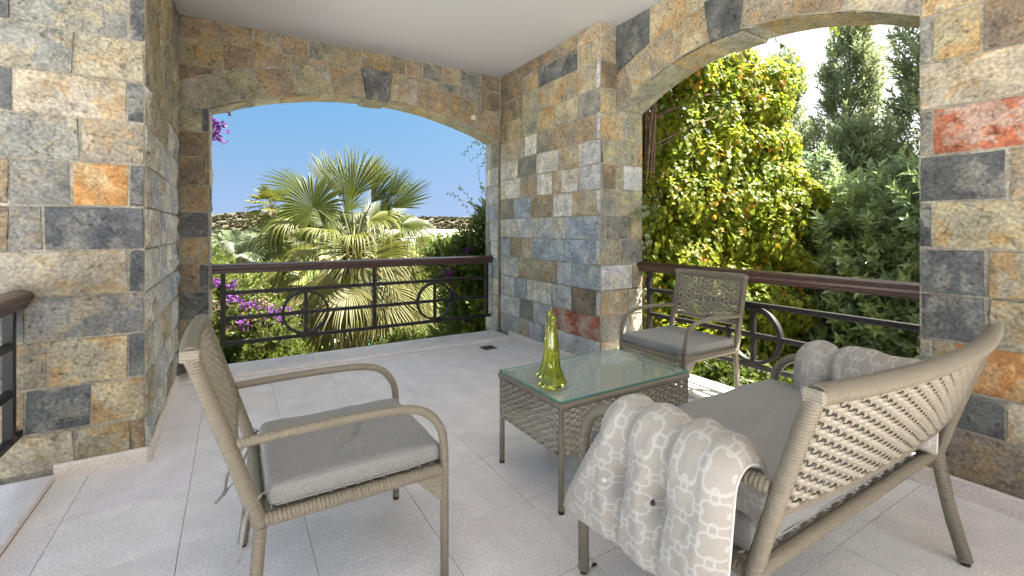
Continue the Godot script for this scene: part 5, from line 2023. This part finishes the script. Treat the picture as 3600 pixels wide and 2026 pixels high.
func build_shrubs() -> void:
	var small := twig_mesh(14, 0.16, 0.05, 0.03, 1.0, 21)
	var fine := twig_mesh(16, 0.18, 0.045, 0.02, 0.9, 22)
	bush_thing("garden_shrub", "sunlit yellow-green shrub just below the back sill at its left end", "shrub", [[P(0.27, -0.78, 7.3), Vector3(0.7, 0.4, 0.5)], [P(-0.35, -0.6, 7.8), Vector3(0.6, 0.5, 0.6)], [P(0.75, -1.15, 7.4), Vector3(0.5, 0.4, 0.5)]], 420, fine, M.shrub, Color(0.9, 0.95, 0.8), Color(1.9, 1.7, 1.0), true)
	bush_thing("garden_shrub", "bright leafy shrub between the pool and the back sill, right of the palm", "shrub", [[P(2.35, -0.85, 7.0), Vector3(0.6, 0.4, 0.45)], [P(2.0, -1.2, 7.2), Vector3(0.5, 0.35, 0.5)], [P(2.95, -0.55, 6.3), Vector3(0.45, 0.4, 0.4)]], 420, fine, M.shrub, Color(0.9, 0.95, 0.8), Color(1.7, 1.6, 0.9), true)
	bush_thing("garden_shrub", "clipped yellow-green shrub at the far left above the handrail", "shrub", [[P(-0.35, -0.6, 10.8), Vector3(0.6, 1.1, 0.6)]], 260, small, M.shrub, Color(1.2, 1.2, 0.8), Color(2.0, 1.8, 0.8), true)
	bush_thing("garden_shrub", "grey-green mass of garden shrubs around the foot of the feather palm", "shrub", [[P(0.6, -1.5, 13.5), Vector3(1.6, 1.3, 1.0)], [P(-1.0, -1.2, 13.0), Vector3(1.2, 1.3, 1.0)], [P(2.4, -1.7, 19.0), Vector3(2.0, 1.5, 1.2)]], 60, twig_mesh(16, 0.3, 0.11, 0.06, 1.0, 24), M.hedge, Color(1.4, 1.5, 1.2), Color(2.4, 2.2, 1.3), true)
	bush_thing("garden_shrub", "dark green shrubs in front of the white house on the right", "shrub", [[P(6.0, -1.6, 13.0), Vector3(1.4, 1.2, 1.0)], [P(8.2, -1.5, 14.5), Vector3(1.6, 1.4, 1.0)], [P(7.8, -1.2, 20.0), Vector3(2.2, 1.6, 1.2)]], 60, twig_mesh(16, 0.3, 0.11, 0.06, 1.0, 25), M.hedge, Color(1.0, 1.1, 0.9), Color(2.0, 1.9, 1.2), true)

	var clump := twig_mesh(18, 0.7, 0.26, 0.16, 1.1, 26)
	bush_thing("garden_tree", "round olive-green tree on the far left between the feather palm and the hill", "tree", [[P(-2.2, -0.9, 24.0), Vector3(2.2, 1.5, 1.6)], [P(0.5, -1.3, 26.0), Vector3(2.0, 1.2, 1.6)]], 14, clump, M.hedge, Color(0.7, 0.75, 0.5), Color(1.2, 1.15, 0.7), true)
	bush_thing("garden_tree", "low green tree canopy behind the fan palm, left of the white house", "tree", [[P(4.6, -1.0, 26.0), Vector3(2.4, 1.4, 1.8)], [P(7.0, -1.2, 24.5), Vector3(1.8, 1.2, 1.5)]], 14, clump, M.hedge, Color(0.7, 0.75, 0.5), Color(1.2, 1.15, 0.7), true)
	# bougainvillea: leaves with purple bracts
	var bract := MB.new()
	for k in 3:
		leaf(bract, Transform3D(aim(Vector3(cos(k * 2.1) * 0.8, 0.6, sin(k * 2.1) * 0.8)), Vector3.ZERO), 0.038, 0.028, 0.5, 0.1, 0.15)
	var bm := bract.mesh()
	var t := bush_thing("bougainvillea", "tangle of purple bougainvillea with faded brown blooms at the left end of the back railing", "flowering shrub", [[P(-0.15, 0.2, 7.35), Vector3(0.55, 0.4, 0.4)], [P(0.2, -0.1, 7.2), Vector3(0.5, 0.35, 0.4)], [P(-0.45, 0.55, 7.4), Vector3(0.4, 0.35, 0.4)]], 130, small, M.shrub, Color(0.9, 0.95, 0.8), Color(1.9, 1.7, 1.2), true, "bougainvillea")
	flowers(t, bm, [P(-0.02, 0.36, 6.85), P(0.05, 0.33, 6.8), P(0.13, 0.26, 6.8), P(0.24, 0.22, 6.75), P(0.40, 0.14, 6.75), P(0.5, 0.1, 6.7), P(0.62, 0.12, 6.72), P(-0.3, 0.5, 6.9), P(-0.32, 0.42, 6.9), P(-0.18, 0.55, 6.9), P(0.0, 0.5, 6.85), P(0.1, 0.05, 6.7), P(-0.28, 0.6, 6.95)], 0.075, 11, M.petal)
	flowers(t, bm, [P(0.1, 0.15, 6.85), P(0.2, 0.1, 6.85), P(-0.1, 0.1, 6.9), P(0.3, 0.3, 6.95), P(-0.2, 0.2, 6.9), P(0.05, -0.05, 6.85)], 0.16, 26, M.straw)
	sprig(t, [P(-0.2, 0.2, 6.9) - t.position, P(0.2, 0.28, 6.8) - t.position, P(0.65, 0.12, 6.7) - t.position], 16, 0.045, 0.03, M.shrub, M.bark, false)
	t = bush_thing("bougainvillea", "dark leafy bougainvillea with purple flowers climbing beside the right end of the back arch", "flowering shrub", [[P(2.95, 0.75, 5.55), Vector3(0.42, 0.42, 0.35)], [P(2.9, 0.1, 5.5), Vector3(0.5, 0.5, 0.4)], [P(2.75, 0.75, 6.0), Vector3(0.4, 0.3, 0.35)], [P(2.95, -0.6, 5.5), Vector3(0.5, 0.5, 0.4)], [P(3.1, 1.2, 5.4), Vector3(0.3, 0.4, 0.3)]], 330, small, M.shrub, Color(0.9, 1.1, 1.1), Color(2.4, 2.3, 1.5), true, "bougainvillea")
	flowers(t, bm, [P(2.42, 0.62, 5.5), P(2.36, 0.66, 5.5), P(2.5, 0.36, 5.4), P(2.45, 0.4, 5.45), P(2.55, 0.02, 5.3), P(2.62, 0.12, 5.3), P(2.45, -0.12, 5.35), P(2.4, -0.2, 5.35), P(2.7, 0.3, 5.2), P(2.6, 0.95, 5.4), P(2.75, 0.85, 5.3), P(2.65, -0.4, 5.3)], 0.07, 10, M.petal)
	for e in [[P(2.80, 0.9, 5.3), P(2.55, 1.35, 5.15), P(2.35, 1.6, 5.1), P(2.2, 1.66, 5.1)], [P(2.82, 1.0, 5.25), P(2.68, 1.5, 5.1), P(2.6, 1.85, 5.05), P(2.57, 2.02, 5.03)], [P(2.82, 0.95, 5.25), P(2.6, 1.45, 5.12), P(2.42, 1.68, 5.1), P(2.35, 1.74, 5.1)], [P(2.8, 1.4, 5.2), P(2.7, 1.7, 5.1), P(2.62, 1.75, 5.05)], [P(2.7, 0.7, 5.3), P(2.4, 0.78, 5.35), P(2.1, 0.62, 5.4), P(1.9, 0.55, 5.45)]]:
		var l := []
		for p in e: l.append(p - t.position)
		sprig(t, l, 18, 0.05, 0.034, M.hedge, M.bark, false)
	# sprays hanging at the top corners of the back arch
	t = thing("hanging_spray", "leafy spray hanging at the top right corner of the back arch", "vine", P(2.75, 2.4, 5.1))
	for e in [[P(2.75, 2.42, 5.1), P(2.6, 2.36, 5.05), P(2.45, 2.22, 5.03), P(2.36, 2.12, 5.03)], [P(2.75, 2.4, 5.1), P(2.66, 2.3, 5.03), P(2.58, 2.14, 5.03), P(2.46, 2.06, 5.04)], [P(2.78, 2.36, 5.1), P(2.7, 2.24, 5.03), P(2.66, 2.1, 5.03), P(2.63, 2.0, 5.03)], [P(2.74, 2.44, 5.1), P(2.62, 2.30, 5.04), P(2.52, 2.28, 5.03)]]:
		var l := []
		for p in e: l.append(p - t.position)
		sprig(t, l, 13, 0.05, 0.03, M.hedge, M.bark, true)
	t = thing("hanging_spray", "spray of purple bougainvillea hanging at the top left corner of the back arch", "vine", P(-0.35, 2.5, 5.6))
	for e in [[P(-0.35, 2.5, 5.6), P(-0.22, 2.36, 5.6), P(-0.14, 2.2, 5.6)], [P(-0.35, 2.52, 5.6), P(-0.2, 2.44, 5.55), P(-0.07, 2.44, 5.5)], [P(-0.4, 2.4, 5.6), P(-0.25, 2.22, 5.6), P(-0.1, 2.12, 5.6)]]:
		var l := []
		for p in e: l.append(p - t.position)
		sprig(t, l, 9, 0.05, 0.034, M.hedge, M.bark, true)
	flowers(t, bm, [P(-0.19, 2.30, 5.58), P(-0.17, 2.24, 5.58), P(-0.13, 2.27, 5.58), P(-0.13, 2.16, 5.58), P(-0.19, 2.34, 5.58)], 0.06, 12, M.petal)
	flowers(t, bm, [P(-0.08, 2.44, 5.5)], 0.05, 9, leafy(Color(0.25, 0.15, 0.13), 0.6, 0.7))

func flowers(t: Node3D, mesh: Mesh, at: Array, r: float, n: int, mat: Material) -> void:
	var where := []
	var tints := []
	for p in at: petals(where, tints, p - t.position, r, n)
	swarm("flowers", mesh, mat, t, where, tints).set_meta("kind", "stuff")

func build_hedge() -> void:
	# clipped hedge of rosette-leaved shrubs along the garden side
	var ros := MB.new()
	for k in 8:
		var an := k * TAU / 8.0 + rng.randf_range(-0.2, 0.2)
		ros.tint = Color(1, 1, 1) * rng.randf_range(0.8, 1.15)
		leaf(ros, Transform3D(aim(Vector3(cos(an), 0.45, sin(an)), 0.0), Vector3.ZERO), 0.085, 0.034, 0.62, 0.1, 0.15)
	for k in 4:
		var an := k * TAU / 4.0 + 0.4
		ros.tint = Color(1.15, 1.2, 0.95)
		leaf(ros, Transform3D(aim(Vector3(cos(an), 1.4, sin(an)), 0.0), Vector3(0, 0.01, 0)), 0.05, 0.02, 0.6, 0.1, 0.15)
	var rm := ros.mesh()
	var tw := twig_mesh(13, 0.15, 0.095, 0.034, 0.95, 31, 0.5)
	var hb := []
	for k in 7:
		var b := 3.7 - k * 0.82
		hb.append([P(5.45 + 0.12 * sin(k * 1.7), 0.15, b), Vector3(0.55, 1.75 + 0.2 * sin(k * 2.3), 0.62)])
		hb.append([P(5.15 + 0.1 * sin(k * 2.9), -0.9, b - 0.35), Vector3(0.5, 1.1, 0.55)])
	var t := bush_thing("hedge", "dense dark green hedge with rosettes of leaves behind the side railing", "hedge", hb, 150, rm, M.hedge, Color(0.8, 0.9, 0.9), Color(1.4, 1.4, 1.0), true)
	var where := []
	var tints := []
	var local := []
	for b in hb: local.append([b[0] - t.position, b[1]])
	fill(local, 75, Color(0.75, 0.9, 0.95), Color(1.3, 1.35, 1.0), 0.8, 1.2, 0.4, where, tints)
	swarm("foliage", tw, M.hedge, t, where, tints).set_meta("kind", "stuff")

	# columnar trees behind it
	var laurel := [twig_mesh(15, 0.26, 0.10, 0.03, 0.75, 41, 0.5), twig_mesh(14, 0.22, 0.09, 0.028, 0.9, 42, 0.5)]
	var gt := "columnar evergreen trees behind the hedge"
	conifer_like("columnar_tree", "columnar evergreen tree with a pointed top standing free against the white sky", P(7.48, -2.66, 3.06), 6.75, 1.0, 1500, laurel, gt)
	conifer_like("columnar_tree", "tall columnar evergreen beside the near pier, its tip hidden by the arch", P(7.3, -2.66, 2.0), 7.6, 1.0, 1900, laurel, gt)
	conifer_like("columnar_tree", "columnar evergreen rising from behind the top of the vine", P(7.5, -2.66, 4.0), 6.5, 0.95, 1300, laurel, gt)
	conifer_like("columnar_tree", "columnar evergreen whose sunlit edge touches the near pier", P(6.7, -2.66, 1.05), 7.5, 0.95, 1700, laurel, gt)
	conifer_like("columnar_tree", "bushy evergreen low behind the middle of the hedge", P(6.5, -2.66, 2.6), 5.0, 1.15, 1500, laurel, gt)
	conifer_like("columnar_tree", "bushy evergreen behind the hedge next to the vine", P(6.4, -2.66, 3.8), 4.9, 1.2, 1400, laurel, gt)
	# climbing vine over the outside of the pilaster
	t = thing("climbing_vine", "sunlit yellow-green climbing vine with orange leaves hanging beside the pilaster", "vine", P(3.6, -2.66, 3.4))
	var o := t.position
	var vm := [vine_mesh(5, 0.048, 51), vine_mesh(5, 0.056, 52)]
	# a leaning bank of foliage: the lower, the further out it hangs
	var vb := []
	var y := 3.15
	while y > -0.9:
		var out := 5.25 if y > 2.4 else (5.2 if y > 1.3 else (5.5 if y > 0.8 else 4.9))
		var a := 3.42 + rng.randf() * 0.1 + (0.25 if y > 1.9 else 0.0)
		while a < out:
			var b := 3.45 - (2.9 - y) * 0.2 + rng.randf_range(-0.1, 0.1) - (a - 3.4) * 0.3
			vb.append([P(a, y + rng.randf_range(-0.08, 0.08), b), Vector3(rng.randf_range(0.22, 0.34), rng.randf_range(0.2, 0.3), rng.randf_range(0.14, 0.22))])
			a += rng.randf_range(0.3, 0.42)
		y -= 0.34
	for k in 2:
		where = []
		tints = []
		var loc := []
		for b in vb: loc.append([b[0] - o, b[1]])
		fill_vine(loc, 150, Color(0.6, 0.8, 0.8), Color(1.5, 1.3, 0.8), 0.75, 1.25, where, tints, Color(2.2, 1.0, 0.9), 0.05)
		# drooping tongues along the lower right edge
		var tg := []
		for e in [[P(5.3, 1.25, 2.55), P(5.45, 0.95, 2.25), 7], [P(4.9, 1.0, 2.6), P(5.15, 0.70, 2.3), 7], [P(5.1, 1.8, 2.7), P(5.4, 1.5, 2.45), 7]]:
			for j in e[2]:
				var p: Vector3 = e[0].lerp(e[1], float(j) / e[2]) - o
				tg.append([p, Vector3(0.11, 0.09, 0.11)])
		fill_vine(tg, 460, Color(0.9, 1.0, 0.8), Color(1.6, 1.4, 0.8), 0.7, 1.1, where, tints, Color(2.2, 1.0, 0.9), 0.03)
		swarm("foliage", vm[k], M.vine, t, where, tints).set_meta("kind", "stuff")
	var mb := MB.new()
	for k in 11:      # twisted woody stems against the wall
		var a := 3.24 + rng.randf() * 0.22
		var b := 3.02 + rng.randf() * 0.2
		var ctrl := []
		for j in 8:
			ctrl.append(P(a + 0.05 * sin(j * 1.3 + k) + j * 0.012, -2.6 + j * 0.78, b + 0.05 * cos(j * 1.1 + k * 2.0)) - o)
		tube(mb, spline(ctrl, 5), rng.randf_range(0.012, 0.034), 0.01, 6, false)
	for b in vb:
		for k in 1:
			var e: Vector3 = b[0] - o + Vector3(rng.randf_range(-0.8, 0.8) * b[1].x, rng.randf_range(-0.8, 0.8) * b[1].y, rng.randf_range(-0.6, 0.6) * b[1].z)
			var s: Vector3 = P(3.3, b[0].y - 0.6, 3.15) - o
			tube(mb, spline([s, s.lerp(e, 0.5) + Vector3(0.05, 0.12, 0.0), e], 5), 0.011, 0.003, 5, false)
	part("stems", mb, M.bark, t)
	# tendrils that stray over the pilaster and under the arch
	t = thing("vine_tendril", "green vine tendril straying across the pilaster above the rail", "vine", P(3.2, 1.36, 2.9))
	sprig(t, [Vector3(0.05, 0.05, 0), Vector3(-0.06, 0.03, 0.02), Vector3(-0.16, 0.0, 0.03), Vector3(-0.28, -0.08, 0.03)], 9, 0.085, 0.06, M.hedge, M.bark, true)
	t = thing("vine_tendril", "short dark vine tendril on the outer edge of the pilaster", "vine", P(3.2, 1.08, 2.9))
	sprig(t, [Vector3(0.05, 0.06, 0), Vector3(-0.04, 0.04, 0.02), Vector3(-0.12, -0.02, 0.03)], 7, 0.075, 0.055, M.hedge, M.bark, true)
	t = thing("vine_tendril", "thin brown tendril low on the pilaster behind the armchair", "vine", P(3.15, 0.62, 2.9))
	sprig(t, [Vector3(0.05, 0.05, 0), Vector3(-0.08, 0.02, 0.02), Vector3(-0.26, -0.05, 0.02)], 9, 0.05, 0.036, M.hedge, M.bark, true)
	t = thing("vine_tendril", "broad heart-shaped vine leaves hanging below the crown of the side arch", "vine", P(3.9, 3.1, 2.1))
	for e in [[P(3.9, 3.05, 2.3), P(4.05, 3.0, 2.05), P(4.2, 2.93, 1.9), P(4.3, 2.86, 1.85)], [P(3.9, 3.05, 2.4), P(4.1, 2.85, 2.2), P(4.2, 2.65, 2.1), P(4.22, 2.45, 2.08)], [P(3.8, 3.05, 2.5), P(3.95, 2.7, 2.4), P(4.0, 2.4, 2.35), P(4.0, 2.1, 2.33)]]:
		var l := []
		for p in e: l.append(p - t.position)
		sprig(t, l, 14, 0.095, 0.075, M.vine, M.bark, true)

	# low sunlit plants at the foot of the terrace, outside the side railing
	bush_thing("garden_shrub", "low sunlit plants growing against the outside of the side sill", "shrub", [[P(3.75, -0.35, 2.6), Vector3(0.4, 0.3, 0.4)], [P(3.75, -0.4, 1.9), Vector3(0.4, 0.3, 0.45)], [P(3.7, -0.45, 1.2), Vector3(0.4, 0.3, 0.45)]], 330, tw, M.shrub, Color(0.8, 0.9, 0.8), Color(1.5, 1.4, 0.8), true)

func sky_picture() -> ImageTexture:
	var w := 512
	var h := 256
	var im := Image.create(w, h, false, Image.FORMAT_RGBF)
	var sun := Vector2(0.85, 0.527)
	for j in h:
		var el := PI * 0.5 - (j + 0.5) / h * PI
		for i in w:
			var an := (i + 0.5) / w * TAU
			var d := Vector3(sin(an) * cos(el), sin(el), -cos(an) * cos(el))
			var near := d.dot(Vector3(sun.x * cos(0.995), sin(0.995), sun.y * cos(0.995)))
			var side := Vector2(d.x, d.z).normalized().dot(sun)
			var c := Color(0.42, 0.57, 0.88)
			var e := maxf(el, 0.0)
			c = Color(0.46, 0.60, 0.90).lerp(Color(0.17, 0.46, 0.80), clampf(pow(e / 0.28, 0.8), 0, 1))
			c = c.lerp(Color(0.12, 0.30, 0.62), clampf((e - 0.28) / 1.0, 0, 1))
			# milky, glaring air on the sun's side of the sky
			var milk := smoothstep(0.05, 0.62, side * cos(el * 0.5) + 0.1 * sin(el))
			c = c.lerp(Color(1.1, 1.18, 1.3), milk)
			var glow := pow(clampf(near * 0.5 + 0.5, 0, 1), 7.0)
			c += Color(1.0, 0.98, 0.94) * (glow * 5.0)
			if el < 0.0: c = Color(0.30, 0.29, 0.24)
			im.set_pixel(i, j, Color(c.r, c.g, c.b) * (1.0 / EXPO))
	return ImageTexture.create_from_image(im)

func _ready() -> void:
	rng.seed = 20240611
	# ---- camera: level, wide, with the lens shifted down
	var cam := Camera3D.new()
	cam.name = "camera"
	add_child(cam)
	cam.position = Vector3(0, 1.22, 0)
	cam.rotation.y = -atan2(0.5195, 0.8545)
	var near := 0.05
	cam.set_frustum(2.0 * near * 1013.0 / 1610.0, Vector2(0, -near * (1013.0 - 808.0) / 1610.0), near, 1500.0)
	cam.current = true
	# ---- sky, sun, exposure
	var env := Environment.new()
	env.background_mode = Environment.BG_SKY
	var sky := Sky.new()
	var pan := PanoramaSkyMaterial.new()
	pan.panorama = sky_picture()
	sky.sky_material = pan
	env.sky = sky
	env.tonemap_mode = Environment.TONE_MAPPER_LINEAR
	env.tonemap_exposure = EXPO
	env.sdfgi_enabled = true
	env.ssao_enabled = true
	env.ssil_enabled = true
	var we := WorldEnvironment.new()
	we.name = "environment"
	we.environment = env
	add_child(we)
	var sun := DirectionalLight3D.new()
	sun.name = "sun"
	add_child(sun)
	var el := deg_to_rad(60.0)
	var to := Vector3(0.85 * cos(el), sin(el), 0.527 * cos(el))
	sun.look_at_from_position(Vector3.ZERO, -to, Vector3.UP)
	sun.light_color = Color(1.0, 0.98, 0.94)
	sun.light_energy = 1.6
	sun.light_angular_distance = 0.5
	sun.shadow_enabled = true

	make_materials()
	build_terrace()
	railing("dark iron railing with two rings and a brown handrail across the back arch", P(-0.172, 0, 4.82), P(2.665, 0, 4.82), 0.915, [0.092, 1.425, 2.745], [0.652, 0.425, 0.20], [0.767, 2.092])
	railing("dark iron railing with one large ring behind the armchair and loveseat", P(3.155, 0, 2.938), P(3.155, 0, 0.80), 0.935, [0.10, 2.035], [0.69, 0.475, 0.255], [1.05])
	railing("end of an iron railing with a brown handrail at the left edge", P(-0.87, 0, 3.068), P(-0.87, 0, 0.9), 0.935, [0.11, 1.2, 2.1], [0.69, 0.475, 0.255], [])
	build_furniture()
	build_garden()
